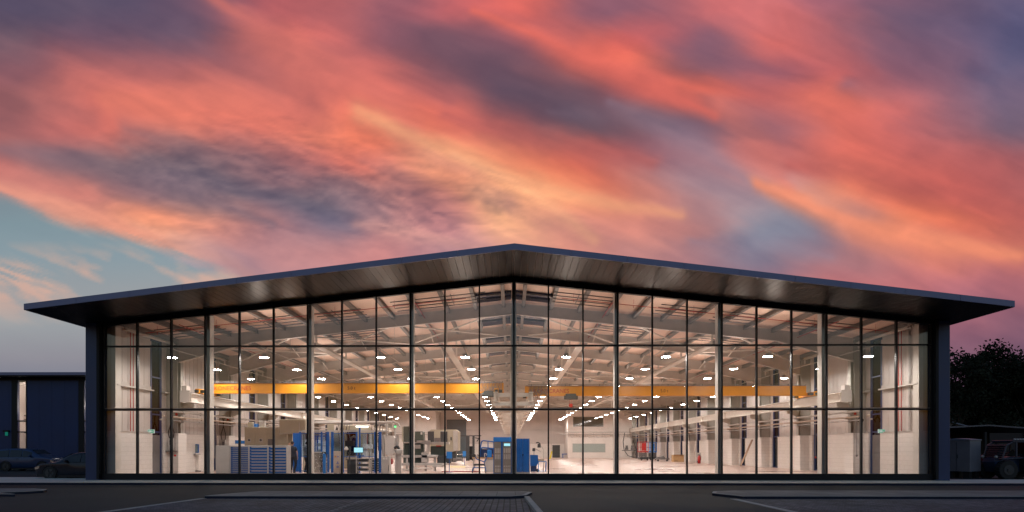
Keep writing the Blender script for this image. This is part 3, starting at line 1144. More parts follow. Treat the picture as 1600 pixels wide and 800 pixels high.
def crane(label, y, xo, xi, s, mark, tx, hx, brk):
    t = thing('overhead_crane', label, 'crane', (0, y, 0), 0, 'yellow overhead travelling cranes')
    zb, zt = 4.75, 5.345
    a, b = min(xo, xi), max(xo, xi)
    mb = MB()
    mb.box(a, b, -.17, .17, zb + .02, zt - .02)
    mb.box(a, b, -.21, .21, zb, zb + .02)
    mb.box(a, b, -.21, .21, zt - .02, zt)
    g = mb.build('girder', yellow, t)
    n_mm = MB()
    n_mm.box(a + .05, b - .05, -.26, -.215, zt - .0, zt + .035)
    x = a + .4
    while x < b:
        n_mm.box(x - .02, x + .02, -.26, -.18, zt + .035, zt + .10)
        x += 1.05
    n_mm.cyl((a + .2, -.24, zt + .11), (b - .2, -.24, zt + .11), .018, 6)
    n_mm.build('festoon_track', mgrey, t)
    red = mat('crane_red_letters', (.42, .008, .004), .5)
    lettering('KONECRANES', .34, red, g, (tx, -.176, (zb + zt) / 2 - .01))
    lettering('5.0 t', .26, black, g, (mark, -.176, (zb + zt) / 2))
    for xe, big in ((xo, 1), (xi, 0)):
        mb = MB()
        xc = s * (RW if big else .98)
        mb.rbox(xc - .13, xc + .13, -1.35, 1.35, 4.66, 4.92, .02)
        mb.box(min(xe, xc - .1), max(xe, xc + .1), -.2, .2, 4.80, 4.745)
        e = mb.build('end_carriage', yellow, t)
        mb = MB()
        for yy in (-1.1, 1.1):
            mb.cyl((xc - .05, yy, 4.72), (xc + .05, yy, 4.72), .10, 12)
            mb.box(xc - s * .13, xc - s * .36, yy - .16, yy + .16, 4.70, 4.86)
        mb.box(xc - .1, xc + .1, -1.47, -1.35, 4.7, 4.84)
        mb.build('wheel', dgrey, e)
    # cable festoon bunched near the centre
    mb = MB()
    xs = np.linspace(brk[0], brk[1], 15)
    for i, x in enumerate(xs[:-1]):
        x2 = xs[i + 1]
        dp = .45 + .35 * random.random()
        pts = [(x + (x2 - x) * (.5 - .5 * math.cos(math.pi * q / 8)) + .04 * math.sin(q * 2), -.27 - .02 * (i % 2), zt + .02 - dp * math.sin(math.pi * q / 8)) for q in range(9)]
        mb.tube(pts, .014, 5)
    mb.build('cable_festoon', mgrey, t)
    # hoist trolley
    h = thing('wire_rope_hoist', None, None)
    COL.objects.unlink(h)
    bpy.data.objects.remove(h)
    mb = MB()
    mb.rbox(hx - .32, hx + .32, -.52, -.28, zb - .22, zb + .12, .03)
    mb.cyl((hx - .42, -.40, zb - .12), (hx + .42, -.40, zb - .12), .13, 12)
    mb.box(hx - .25, hx + .25, -.28, .3, zb - .10, zb - .02)
    ho = mb.build('hoist', dgrey, t)
    mb = MB()
    mb.cyl((hx - .06, -.40, zb - .2), (hx - .06, -.40, zb - .52), .012, 5)
    mb.cyl((hx + .06, -.40, zb - .2), (hx + .06, -.40, zb - .52), .012, 5)
    mb.rbox(hx - .11, hx + .11, -.46, -.34, zb - .70, zb - .50, .02)
    pts = [(hx + .09 * math.sin(q), -.40, zb - .80 + .09 * math.cos(q)) for q in np.linspace(0, 4.4, 9)]
    mb.tube(pts, .022, 6)
    mb.build('hook_block', red_m if s > 0 else dgrey, ho)
    return t


YL, YR = .243 * D, .31 * D
kl, kr = 1 + YL / D, 1 + YR / D
crane('yellow overhead crane girder spanning the left half of the workshop', YL, X(331, kl), X(787, kl), -1, X(550, kl), X(365, kl), X(765, kl), (X(751, kl), X(783, kl)))
crane('yellow overhead crane girder spanning the right half of the workshop', YR, X(1258, kr), X(820, kr), 1, X(1037, kr), X(861, kr), X(891, kr), (X(826, kr), X(856, kr)))

# ------------------------------------------------------------ pipes and trays on walls and in the roof
for s, sd in ((-1, 'left'), (1, 'right')):
    for i, (xx, zz, r, mm, w) in enumerate(((18.42, 3.50, .055, lgrey, 'pale upper'), (18.36, 3.20, .045, mat('pipe_tan', (.45, .36, .29), .5), 'tan lower'), (18.50, 3.02, .03, galv, 'thin galvanised'))):
        mb = MB()
        mb.cyl((s * xx, FY[0] - 1.2, zz), (s * xx, RY - .2, zz), r, 8)
        for y in FY:
            mb.box(s * (xx - .08), s * 18.64, y + .12, y + .18, zz - r - .05, zz - r)
            for dy in (-2.2, 0.05, 2.2):
                mb.cyl((s * xx, y + dy - .05, zz), (s * xx, y + dy + .05, zz), r * 1.5, 8)
        tag(mb.build('wall_pipe', mm), '%s service pipe running along the pillars of the %s wall' % (w, sd), 'pipe', 'service pipes along the side walls')
    t = thing('sprinkler_riser', 'pair of thin red pipes rising up the %s wall near the glass' % sd, 'pipe', (s * (WI - .08), 1.75 if s < 0 else 1.9, BT + .05))
    mb = MB()
    for dy in (0, .26):
        mb.cyl((0, dy, -.12), (0, dy, 4.95), .020, 8)
        mb.cyl((0, dy, -.15), (0, dy, -.03), .035, 8)
    mb.build('pipe', red_m, t)
    t = thing('conduit', 'pair of thin grey conduits rising up the %s wall beside the red pipes' % sd, 'conduit', (s * (WI - .08), 3.0 - .55 if s < 0 else 1.15, BT))
    mb = MB()
    for dy in (0, .10):
        mb.cyl((0, dy, .0), (0, dy, 4.9), .018, 8)
    for z in (1.2, 2.25, 3.6):
        mb.box(-.03, .03, -.03, .13, z, z + .04)
    mb.build('pipe', galv, t)
    # exit sign
    kx = 1.0 + (4.36 - WH - .12) / D
    t = thing('exit_sign', 'small lit green and white exit sign on the %s wall over the door' % sd, 'sign', (s * (WI - .2), WY[0] - WH - .28, 2.30))
    mb = MB()
    mb.box(-.17, .17, -.03, .03, 0, .2)
    mb.build('box', exit_w, t)
    mb = MB()
    mb.box(-.155, .155, -.036, -.031, .015, .185)
    mb.build('panel', exit_m, t)
    mb = MB()
    mb.box(-.04, .02, -.040, -.037, .05, .15)
    mb.prism([(.04, .07), (.11, .10), (.04, .13)], -.040, -.037)
    mb.prism([(-.12, .05), (-.06, .05), (-.06, .15), (-.12, .15)], -.040, -.037)
    mb.build('arrow', exit_w, t)
    # air hose drops with red ends
    for j, (yy, zz) in enumerate(((FY[0] - 1.0 + .3, 1.15), (FY[1] - 2.6, 1.0))):
        t = thing('hose_drop', 'thin hanging cord on the %s wall %s the first pillar' % (sd, 'in front of' if j == 0 else 'behind'), 'cord', (s * 18.5, yy, zz))
        mb = MB()
        mb.cyl((0, 0, 0), (0, 0, 3.5 - zz), .014, 6)
        mb.build('hose', mgrey, t)
        mb = MB()
        mb.lathe([(.001, -.1), (.06, -.07), (.06, 0), (.001, .03)], n=10)
        mb.build('end_fitting', red_m if (s < 0) == (j == 0) else mgrey, t)
# junction clutter on the first pillars
for s, sd in ((-1, 'left'), (1, 'right')):
    for n in ((0, 1) if s < 0 else (0,)):
        t = thing('switch_box', 'grey switch box with looped black cables on the %s wall, %s pillar from the glass' % (sd, ORD[n]), 'electrical box', (s * 18.95, FY[n] - .16, 1.45))
        if s < 0:
            mb = MB()
            mb.rbox(-.13, .13, -.08, .10, 0, .62, .01)
            mb.build('casing', lgrey, t)
            mb = MB()
            mb.box(-.07, .07, -.10, -.081, .25, .50)
            mb.box(-.30, .30, -.12, .11, -.12, -.08)
            mb.build('front_plate', mgrey, t)
        mb = MB()
        for sg in (-1, 1):
            mb.tube([(sg * .10, -.04, .60 if s < 0 else 1.5), (sg * .16, -.06, .95 if s < 0 else 1.6), (0, -.06, 1.5 if s < 0 else 1.8), (-sg * .05, -.05, 2.1)], .025, 6)
        mb.build('cable', rubber, t)
        mb = MB()
        mb.cyl((-s * .28, .0, 1.95), (-s * .28, -.06, 1.95), .07, 10)
        mb.build('red_socket', red_m, t)
# red sprinkler mains under the roof
for i, (x, lab) in enumerate(((-16.3, 'far left of the roof'), (-4.9, 'left of the ridge'), (4.9, 'right of the ridge'), (15.6, 'far right of the roof'))):
    mb = MB()
    mb.cyl((x, .7, zr(x) - .34), (x, FY[-1], zr(x) - .34), .020, 6)
    tag(mb.build('sprinkler_pipe', red_m), 'thin red sprinkler pipe running back under the %s' % lab, 'pipe', 'red sprinkler pipes under the roof')
for n, y in enumerate((1.9, FY[0] + 1.6)):
    for s, sd in ((-1, 'left'), (1, 'right')):
        mb = MB()
        mb.cyl((s * 2.4, y, zr(2.4) - .30), (s * 18.6, y, zr(18.6) - .30), .016, 6)
        for x in range(3, 19, 3):
            mb.cyl((s * x, y, zr(x) - .30), (s * x, y, zr(x) - .42), .014, 5)
            mb.cyl((s * x, y, zr(x) - .22), (s * x, y, zr(x)), .008, 5)
        tag(mb.build('sprinkler_pipe', red_m), 'thin red cross pipe under the %s roof slope, %s from the glass' % (sd, ORD[n]), 'pipe', 'red sprinkler pipes under the roof')
# ladder like trays between purlins
spots = [(-5.2, .5, 2.2), (-3.1, .5, 2.9), (-12.9, 1., 3.), (-9.1, 1.2, 2.4), (3.2, .5, 2.9), (8.2, .8, 2.4), (11.2, 1., 2.4), (15.4, 1., 2.6), (-16.7, 1., 3.), (-9.8, 7., 3), (6.2, 7., 3), (12.2, 7, 3)]
for i, (x, y, w) in enumerate(spots):
    mb = MB()
    for j in range(4):
        yy = y + .5 + j * .72
        mb.bar((x - w / 2 + .25, yy, zr(x - w / 2) - .27), (x + w / 2 + .25, yy, zr(x + w / 2) - .27), .05, .04)
    mb.bar((x, y + .4, zr(x) - .24), (x, y + 2.8, zr(x) - .24), .03, .03)
    tag(mb.build('roof_rack', mgrey), 'four dark cross bars under the roof, %s set from the left' % ORD[sorted(spots).index(spots[i])], 'rack', 'dark cross bars under the roof')
# cable tray to the office wall
mb = MB()
mb.box(ox0 - .5, ox1 + .8, RY - .75, RY - .45, 4.0, 4.06)
mb.box(ox0 - .5, ox1 + .8, RY - .77, RY - .75, 4.0, 4.14)
mb.cyl((ox0 - 1.2, RY - .62, 3.75), (ox1 + .8, RY - .62, 3.75), .06, 8)
x = ox0
while x < ox1:
    mb.bar((x, RY - .6, 4.0), (x + .1, RY - .01, 3.35), .05)
    mb.tube([(x + .3, RY - .6, 3.75), (x + .5, RY - .62, 3.3), (x + .8, RY - .62, 3.2)], .02, 5)
    x += 1.3
tag(mb.build('pipe_gallery', lgrey), 'grey pipe gallery with hanging hoses across the white office wall', 'pipes')
mb = MB()
mb.box(-WI + 1, -11.9, RY - .75, RY - .45, 4.0, 4.06)
mb.cyl((-WI + 1, RY - .62, 3.75), (-11.8, RY - .62, 3.75), .06, 8)
tag(mb.build('pipe_gallery', lgrey), 'grey pipe gallery across the far left white wall', 'pipes')

# ------------------------------------------------------------ workshop equipment
def wx(px, k):
    return X(px, k)


def hw(a, b, k):          # metres between two photo columns
    return X(b, k) - X(a, k)


def zf(py, k):            # height above the workshop floor
    return Z(py, k) - FZ


# drawer cabinets
k = 1.13
zc = zf(696, k)
t = thing('storage_cabinet', 'plain light grey metal cabinet at the left end of the blue drawer cabinets', 'cabinet', (wx(348, k), Y(k), FZ))
w = hw(337, 359.4, k) / 2
mb = MB()
mb.rbox(-w, w, 0, .7, 0, zc, .008)
mb.build('body', lgrey, t)
mb = MB()
mb.box(-w + .03, w - .03, -.012, -.001, .08, zc - .03)
mb.box(w - .08, w - .06, -.03, -.013, zc * .5, zc * .5 + .12)
mb.build('door', lgrey, t)
for ci, (a, b, nd, lab) in enumerate(((359.8, 388.6, 14, 'blue drawer cabinet with fourteen shallow drawers, leftmost of the three drawer cabinets'),
                                      (389.2, 418.4, 9, 'blue drawer cabinet with nine deep drawers, middle of the three drawer cabinets'),
                                      (419.0, 448.0, 9, 'blue drawer cabinet with nine deep drawers, the one beside the worker'))):
    t = thing('drawer_cabinet', lab, 'cabinet', (wx((a + b) / 2, k), Y(k), FZ), 0, 'blue drawer cabinets behind the glass')
    w = hw(a, b, k) / 2
    mb = MB()
    mb.rbox(-w, w, 0, .7, 0, zc, .008)
    mb.box(-w, -w + .03, -.03, 0, .0, zc - .01)
    mb.box(w - .03, w, -.03, 0, .0, zc - .01)
    mb.build('body', lgrey, t)
    hh = (zc - .13) / nd
    for i in range(nd):
        z = .06 + i * hh
        mb = MB()
        mb.box(-w + .035, w - .035, -.020, -.001, z + .008, z + hh - .006)
        d = mb.build('drawer', blue, t)
        mb = MB()
        mb.box(-w + .14, w - .05, -.045, -.021, z + hh * .68, z + hh - .012)
        mb.build('handle', lgrey, d)
        mb = MB()
        mb.box(-w + .06, -w + .11, -.028, -.021, z + hh * .5, z + hh * .75)
        mb.build('lock', dgrey, d)
# cream control cabinet
k = 1.36
t = thing('control_cabinet', 'tall beige three door electrical cabinet with two black rotary switches behind the drawer cabinets', 'cabinet', (wx(382, k), Y(k), FZ))
zc2 = zf(667, k)
w = hw(382, 457, k)
mb = MB()
mb.rbox(0, w, 0, .9, 0, zc2, .012)
mb.build('body', cream, t)
for a, b, sw in ((382.4, 398.8, 1), (399.4, 416, 1), (416.6, 431, 0), (431.6, 456.6, 0)):
    mb = MB()
    mb.box(hw(382, a, k), hw(382, b, k), -.03, -.002, .1, zc2 - .03)
    d = mb.build('door', cream, t)
    if sw:
        xc = hw(382, (a + b) / 2 - (1 if a < 390 else 0), k)
        mb = MB()
        mb.box(xc - .12, xc + .12, -.036, -.031, zf(691, k), zf(685, k))
        mb.build('switch_plate', lgrey, d)
        mb = MB()
        mb.cyl((xc, -.037, zf(687.6, k)), (xc, -.07, zf(687.6, k)), .07, 12)
        mb.box(xc - .02, xc + .02, -.10, -.071, zf(687.6, k) - .06, zf(687.6, k) + .06)
        mb.build('rotary_switch', dgrey, d)
mb = MB()
mb.box(hw(382, 419, k), hw(382, 429, k), -.05, -.031, zf(696, k), zf(686, k))
mb.build('vent_panel', mgrey, t)
k = 1.34
t2 = thing('machine_housing', 'big beige upper housing box with a rounded edge above the control cabinet', 'machine', (wx(436, k), Y(k) , Z(677.4, k)))
mb = MB()
mb.rbox(0, hw(436, 477, k), 0, .5, 0, Z(655, k) - Z(677.4, k), .04)
mb.build('body', cream, t2)
mb = MB()
mb.box(-.02, hw(436, 478, k), -.02, .2, -.03, -.001)
mb.box(hw(436, 467, k), hw(436, 468, k), -.02, .0, .1, .7)
mb.build('edge_trim', lgrey, t2)
mb = MB()
for zz in (.35, .5, .65, .8):
    mb.tube([(-.8, .2, zz), (-.15, .2, zz + .01), (.0, .2, zz - .02)], .03, 6)
mb.build('hose', lgrey, t2)
t2b = None
mb = MB()
mb.box(.3, .45, .2, .35, -(Z(677.4, k) - FZ), -.03)
mb.box(hw(436, 472, k), hw(436, 474, k), .2, .35, -(Z(677.4, k) - FZ), -.03)
mb.build('leg', cream, t2)
# blue folded sheet / stock cover left of the control cabinet
k = 1.42
t = thing('blue_bin', 'open blue plastic bin standing on a shelf left of the beige cabinet', 'bin', (wx(374, k), Y(k), FZ))
mb = MB()
mb.prism([(-.35, zf(693, k)), (.35, zf(693, k)), (.45, zf(688.5, k)), (-.55, zf(687.5, k))], 0, .5)
mb.build('tub', blue_l, t)
mb = MB()
for x in (-.4, .35):
    mb.box(x, x + .05, .05, .1, 0, zf(693, k))
mb.box(-.5, .5, 0, .5, zf(694.4, k), zf(693.2, k))
mb.build('stand', lgrey, t)

# wall kiosks on the left wall
k = 1.27
t = thing('wall_terminal', 'blue framed terminal screens on the left wall above a thin black stand', 'screen', (wx(303, k), Y(k), FZ))
for a, b in ((295.5, 300), (302, 310)):
    mb = MB()
    mb.box(hw(303, a, k), hw(303, b, k), 0, .08, zf(707.5, k), zf(694, k))
    f = mb.build('frame', blue, t)
    mb = MB()
    mb.box(hw(303, a, k) + .05, hw(303, b, k) - .05, -.01, -.001, zf(706.3, k), zf(695.4, k))
    mb.build('display', mat('dull_screen', (.25, .33, .36), .2), f)
mb = MB()
mb.cyl((0, 0, 0.03), (0, 0, zf(708, k)), .03, 8)
mb.bar((-.32, 0, .03), (.42, 0, .03), .05)
mb.bar((0, -.2, .03), (0, .2, .03), .05)
mb.box(-.2, .4, -.25, 0, zf(710, k), zf(709.3, k))
mb.build('stand', dgrey, t)
mb = MB()
mb.box(hw(303, 296, k), hw(303, 300, k), .02, .3, .1, zf(710, k))
mb.box(hw(303, 303.5, k), hw(303, 310, k), .02, .3, .1, zf(711, k))
mb.build('lower_cabinet', white_m, t)

# blue tool locker
k = 1.27
t = thing('tool_locker', 'narrow tall blue locker with a bright blue edge behind the worker', 'locker', (wx(457.5, k), Y(k), FZ))
mb = MB()
w = hw(457.5, 467.5, k)
mb.rbox(0, w, 0, .5, 0, zf(676.6, k), .008)
mb.build('body', blue, t)
mb = MB()
mb.box(.05, w - .05, -.02, -.002, .1, zf(678, k))
mb.build('door', blue, t)
mb = MB()
mb.box(w, w + .05, -.05, .0, 0, zf(675, k))
mb.build('edge_post', blue_l, t)

# safety fence of the machine cell
k = 1.22
zfn = zf(674.6, k)
t = thing('safety_fence', 'clear panelled safety fence with tall blue posts and a pale top rail', 'fence', (0, Y(k), FZ))
posts = [469, 490, 502.5, 512.3, 519.3, 536, 557.5, 562, 586, 593.8]
for i, p in enumerate(posts):
    mb = MB()
    w = .045 if p not in (512.3, 519.3, 593.8) else .075
    mb.box(wx(p, k) - w, wx(p, k) + w, -.04, .04, 0, zfn - (0 if i % 3 else .0) + (.25 if p == 562 else 0))
    mb.box(wx(p, k) - .1, wx(p, k) + .1, -.1, .1, 0, .015)
    mb.build('post', blue, t)
mb = MB()
mb.box(wx(467, k), wx(602, k), -.03, .03, zfn, zfn + .06)
mb.box(wx(467, k), wx(602, k), .55, .60, zfn + .05, zfn + .10)
mb.build('top_rail', lgrey, t)
for a, b in zip(posts[:-1], posts[1:]):
    if b - a > 8:
        mb = MB()
        mb.box(wx(a, k) + .05, wx(b, k) - .05, -.006, .006, .95, zfn - .1)
        mb.build('panel', mat_glass('blue_glass', (.62, .76, .9), .1) if a < 530 else glass_t, t)
        mb = MB()
        mb.box(wx(a, k) + .05, wx(b, k) - .05, -.015, .015, .90, .94)
        mb.box(wx(a, k) + .05, wx(b, k) - .05, -.015, .015, zfn - .1, zfn - .06)
        mb.box(wx(a, k) + .05, wx(b, k) - .05, -.015, .015, .08, .12)
        mb.build('panel_frame', blue, t)
# shelf rack inside the cell (left)
k = 1.4
t = thing('shelf_rack', 'blue framed rack with grey shelves seen through the clear fence panels', 'rack', (wx(501, k), Y(k), FZ))
w = hw(492, 510, k) / 2
mb = MB()
for x in (-w, w):
    for y in (0, .6):
        mb.box(x - .04, x + .04, y - .04, y + .04, 0, zf(681, k))
mb.box(-w, w, -.03, .03, zf(682, k), zf(680.6, k))
mb.build('frame', blue, t)
for i in range(4):
    mb = MB()
    mb.box(-w + .05, w - .05, .0, .6, .3 + i * .42, .34 + i * .42)
    mb.rbox(-w + .15, 0, .05, .5, .345 + i * .42, .50 + i * .42, .02)
    mb.build('shelf', lgrey, t)
# stainless drums
k = 1.17
for i, (a, b, lab) in enumerate(((490, 501, 'crumpled stainless chip bin standing left of a blue hose post'), (499, 506.5, 'smaller stainless chip bin leaning to the right'))):
    t = thing('chip_bin', lab, 'bin', (wx((a + b) / 2, k), Y(k) + .05 + .2 * i, FZ))
    w = hw(a, b, k) / 2
    mb = MB()
    h = zf(706 if i == 0 else 710, k)
    mb.slab([(-w, 0), (w * .7, -.05), (w, .4), (-w * .8, .5)], .05, h)
    mb.build('bin_body', stainless, t)
    mb = MB()
    mb.box(-w - .02, w + .02, -.07, -.051, h - .06, h)
    mb.build('rim', lgrey, t)
t = thing('hose_stand', 'short bright blue post with looped grey hoses inside the machine cell', 'stand', (wx(507.5, k), Y(k) - .1, FZ))
mb = MB()
mb.box(-.07, .07, -.07, .07, 0, zf(709, k))
mb.build('post', blue_l, t)
mb = MB()
for q in range(3):
    mb.tube([(-.15, -.05 * q, zf(712, k)), (-.1 + .03 * q, -.05, zf(706, k)), (.1, -.08, zf(707 + q, k)), (.16, -.06, zf(714, k))], .02, 6)
mb.build('hose', dgrey, t)
k = 1.16
t = thing('machine_cabinet', 'light grey upright machine cabinet with a yellow warning label and round stickers', 'cabinet', (wx(526.3, k), Y(k), FZ))
w = hw(521, 531.8, k) / 2
mb = MB()
mb.rbox(-w, w, 0, .6, .04, zf(705, k), .01)
mb.build('body', mat('warm_grey_paint', (.50, .42, .36), .45, 0, .06, 3), t)
mb = MB()
mb.box(-w + .06, -w + .16, -.005, -.001, zf(714.5, k), zf(712.8, k))
mb.build('warning_label', yellow, t)
mb = MB()
mb.box(-w + .19, w - .08, -.005, -.001, zf(714.5, k), zf(712.8, k))
mb.cyl((.04, -.001, zf(729.5, k)), (.04, -.006, zf(729.5, k)), .07, 16)
mb.prism([(-.04, zf(725, k)), (.12, zf(725, k)), (.04, zf(720, k))], -.006, -.001)
mb.build('sticker', mat('sticker_blue', (.2, .22, .42), .5), t)
mb = MB()
mb.box(-w + .03, -w + .08, .1, .5, 0, .04)
mb.box(w - .08, w - .03, .1, .5, 0, .04)
mb.build('foot', dgrey, t)
# white sign board in the cell
k = 1.45
t = thing('machine_tower', 'beige machine tower with a white notice panel rising behind the blue fence posts', 'machine', (wx(511, k), Y(k), FZ))
mb = MB()
mb.rbox(0, hw(511, 532, k), 0, .8, 0, zf(660, k), .02)
mb.build('body', cream, t)
mb = MB()
mb.box(hw(511, 522, k), hw(511, 530, k), -.02, -.002, zf(674, k), zf(664, k))
mb.build('notice', white_m, t)
mb = MB()
mb.prism([(hw(511, 524, k), zf(672, k)), (hw(511, 528.5, k), zf(672, k)), (hw(511, 526.2, k), zf(665.5, k))], -.03, -.021)
mb.build('symbol', dgrey, t)
k = 1.5
t = thing('machine_enclosure', 'long low beige machine enclosure filling the cell behind the monitors', 'machine', (wx(535, k), Y(k), FZ))
mb = MB()
mb.rbox(0, hw(535, 585, k), 0, 1.2, 0, zf(664, k), .03)
mb.build('body', cream, t)
mb = MB()
mb.box(hw(535, 542, k), hw(535, 556, k), -.03, -.002, zf(712, k), zf(672, k))
mb.build('door', glass_d, t)
mb = MB()
mb.box(hw(535, 557, k), hw(535, 576, k), -.25, -.002, zf(667.5, k), zf(665.5, k))
mb.build('work_light', mat_emit('work_light', (1, .97, .9), 3.0, False), t)
mb = MB()
mb.prism([(hw(535, 576, k), zf(663.5, k)), (hw(535, 581, k), zf(663.5, k)), (hw(535, 590, k), zf(674, k)), (hw(535, 587, k), zf(675, k))], -.2, .1)
mb.build('sloping_hood', white_m, t)

# overhead duct
k = 1.42
t = thing('extraction_duct', 'pale overhead extraction ducting with bends across the machine cell', 'duct', (0, Y(k), 0))
mb = MB()
mb.cyl((wx(478, k), 0, Z(660.5, k)), (wx(612, k), 0, Z(659.5, k)), .09, 10)
mb.tube([(wx(538, k), 0, Z(660, k)), (wx(537, k), 0, Z(652, k)), (wx(538, k), .1, Z(640, k))], .07, 8)
mb.tube([(wx(603, k), 0, Z(658.5, k)), (wx(614, k), 0, Z(658.5, k)), (wx(622, k), 0, Z(661, k)), (wx(625, k), 0, Z(667, k))], .05, 8)
mb.tube([(wx(597, k), 0, Z(663, k)), (wx(607, k), 0, Z(659, k)), (wx(616, k), 0, Z(664, k)), (wx(618, k), 0, Z(671, k))], .035, 8)
mb.cyl((wx(478, k), .1, Z(655.5, k)), (wx(545, k), .1, Z(658.5, k)), .05, 8)
mb.build('duct_run', lgrey, t)
for p in (486, 532, 604):
    mb = MB()
    mb.cyl((wx(p, k), 0, Z(660, k)), (wx(p, k), 0, FZ), .05, 8)
    mb.build('support_post', lgrey, t)

# desks and monitors in the cell
k = 1.13
t = thing('monitor_stand', 'black monitor on a stalk beside a bundle of cables and a small white lamp', 'monitor', (wx(546, k), Y(k), FZ))
mb = MB()
mb.rbox(hw(546, 539.5, k), hw(546, 553.2, k), -.04, .04, zf(697, k), zf(688.4, k), .01)
mb.build('screen', black, t)
mb = MB()
mb.cyl((0, .03, 0), (0, .03, zf(692, k)), .035, 8)
mb.tube([(-.05, .05, zf(697, k)), (.1, .05, zf(684, k)), (.25, .0, zf(681, k)), (.33, .0, zf(684, k))], .045, 8)
mb.build('stalk', dgrey, t)
mb = MB()
mb.lathe([(.03, .12), (.12, .0), (.10, -.08), (.001, -.08)], (hw(546, 541, k), 0, zf(701, k)), 12)
mb.build('lamp_head', white_m, t)
t = thing('computer_trolley', 'steel framed computer trolley with shelves and a glowing pale blue monitor', 'trolley', (wx(567.5, k), Y(k) - .05, FZ))
w = hw(557, 578, k) / 2
mb = MB()
for x in (-w, w):
    for y in (0, .5):
        mb.box(x - .022, x + .022, y - .022, y + .022, .05, zf(717, k) if x > 0 or y else zf(712, k))
mb.build('frame', lgrey, t)
for z in (.18, .42, .66, zf(717, k)):
    mb = MB()
    mb.box(-w, w, 0, .5, z, z + .03)
    sh = mb.build('shelf', lgrey, t)
    if z < zf(717, k):
        mb = MB()
        mb.rbox(-w + .08, w - .15, .05, .45, z + .032, z + .15, .02)
        mb.build('tray', dgrey, sh)
mb = MB()
mb.rbox(hw(567.5, 552.6, k), hw(567.5, 567.6, k), .05, .10, zf(707.6, k), zf(698.6, k), .008)
mo = mb.build('monitor', black, t)
mb = MB()
mb.box(hw(567.5, 553.2, k), hw(567.5, 567.0, k), .042, .049, zf(706.9, k), zf(699.4, k))
mb.build('display', screen, mo)
mb = MB()
mb.cyl((hw(567.5, 560, k), .1, zf(707.6, k)), (hw(567.5, 560, k), .1, zf(713, k)), .03, 8)
mb.build('monitor_neck', dgrey, mo)
mb = MB()
mb.box(-w + .05, w - .3, .0, .3, zf(712.6, k), zf(711.6, k))
mb.box(-w + .1, -w + .22, .02, .2, zf(717, k), zf(712.6, k))
mb.build('keyboard_tray', blue, t)
for x in (-w, w):
    mb = MB()
    mb.cyl((x - .015, .0, .04), (x + .015, .0, .04), .045, 10)
    mb.build('castor', rubber, t)
k = 1.15
t = thing('drawer_unit', 'black low drawer unit under the monitors', 'cabinet', (wx(549, k), Y(k), FZ))
w = hw(542.5, 556, k) / 2
mb = MB()
mb.rbox(-w, w, 0, .6, .0, zf(719, k), .01)
mb.build('body', dgrey, t)
mb = MB()
mb.box(-w - .05, w + .9, -.05, .6, zf(719, k) + .002, zf(717, k))
mb.build('worktop', mgrey, t)
for i in range(3):
    mb = MB()
    mb.box(-w + .03, w - .03, -.02, -.002, .05 + i * .2, .22 + i * .2)
    mb.build('drawer', dgrey, t)
k = 1.3
t = thing('measuring_machine', 'tall pale grey machine head with a red and black stripe over a white block', 'machine', (wx(570, k), Y(k), FZ))
mb = MB()
mb.rbox(hw(570, 567, k), hw(570, 573, k), 0, .4, zf(695, k), zf(677, k), .02)
mb.build('head', lgrey, t)
mb = MB()
mb.box(hw(570, 573, k) + .01, hw(570, 574, k), -.01, .2, zf(694, k), zf(677.5, k))
mb.build('red_stripe', red_m, t)
mb = MB()
mb.box(hw(570, 574, k) + .01, hw(570, 575.4, k), .0, .2, zf(694, k), zf(677.5, k))
mb.build('black_stripe', black, t)
mb = MB()
mb.rbox(hw(570, 567, k), hw(570, 581, k), -.1, .35, zf(701, k), zf(694.5, k), .02)
mb.rbox(hw(570, 577, k), hw(570, 579, k), 0.1, .3, 0, zf(676, k), .02)
mb.rbox(hw(570, 566, k), hw(570, 574, k), 0.0, .4, 0, zf(701, k), .02)
mb.build('column', white_m, t)
# robot / rounded white box and its cabinet
k = 1.2
t = thing('robot_controller', 'rounded off white upright machine casing with a jointed arm and small red button', 'machine', (wx(609, k), Y(k), FZ))
w = hw(601.8, 616.8, k) / 2
mb = MB()
za, zb = zf(711.5, k), zf(681.3, k)
mb.prism([(-w + .12, za), (w - .12, za), (w, za + .12), (w, zb - .1), (w - .08, zb), (-w + .08, zb), (-w, zb - .08), (-w, za + .15)], 0, .5)
mb.build('casing', white_m, t)
mb = MB()
mb.box(w + .05, w + .2, .1, .3, 0, zf(680, k))
mb.box(-w - .2, -w - .05, .1, .3, 0, zf(680, k))
mb.build('post', lgrey, t)
mb = MB()
mb.tube([(w, -.05, zf(700, k)), (w + .18, -.1, zf(697, k)), (w + .3, -.1, zf(703, k)), (w + .05, -.15, zf(706, k))], .08, 8)
mb.build('arm', dgrey, t)
mb = MB()
mb.rbox(w + .1, w + .5, -.3, 0, zf(709, k), zf(702, k), .05)
mb.box(w + .25, w + .4, -.2, -.05, 0, zf(709, k))
mb.build('pedestal', lgrey, t)
mb = MB()
mb.lathe([(.001, -.17), (.06, -.14), (.08, 0), (.06, .14), (.001, .17)], (hw(609, 613, k), -.25, zf(721, k)), 12)
mb.build('red_tank', red_m, t)
k = 1.14
t = thing('steel_cabinet', 'low stainless cabinet with two small white notices right of the computer trolley', 'cabinet', (wx(601.8, k), Y(k), FZ))
w = hw(595.5, 608, k) / 2
mb = MB()
mb.rbox(-w, w, 0, .6, 0, zf(713, k), .01)
mb.build('body', lgrey, t)
mb = MB()
for x in (-w + .09, w - .2):
    mb.box(x, x + .1, -.006, -.001, zf(718, k), zf(715, k))
mb.build('notice', white_m, t)
mb = MB()
mb.box(w - .05, w - .03, -.03, -.002, .2, .5)
mb.build('handle', dgrey, t)

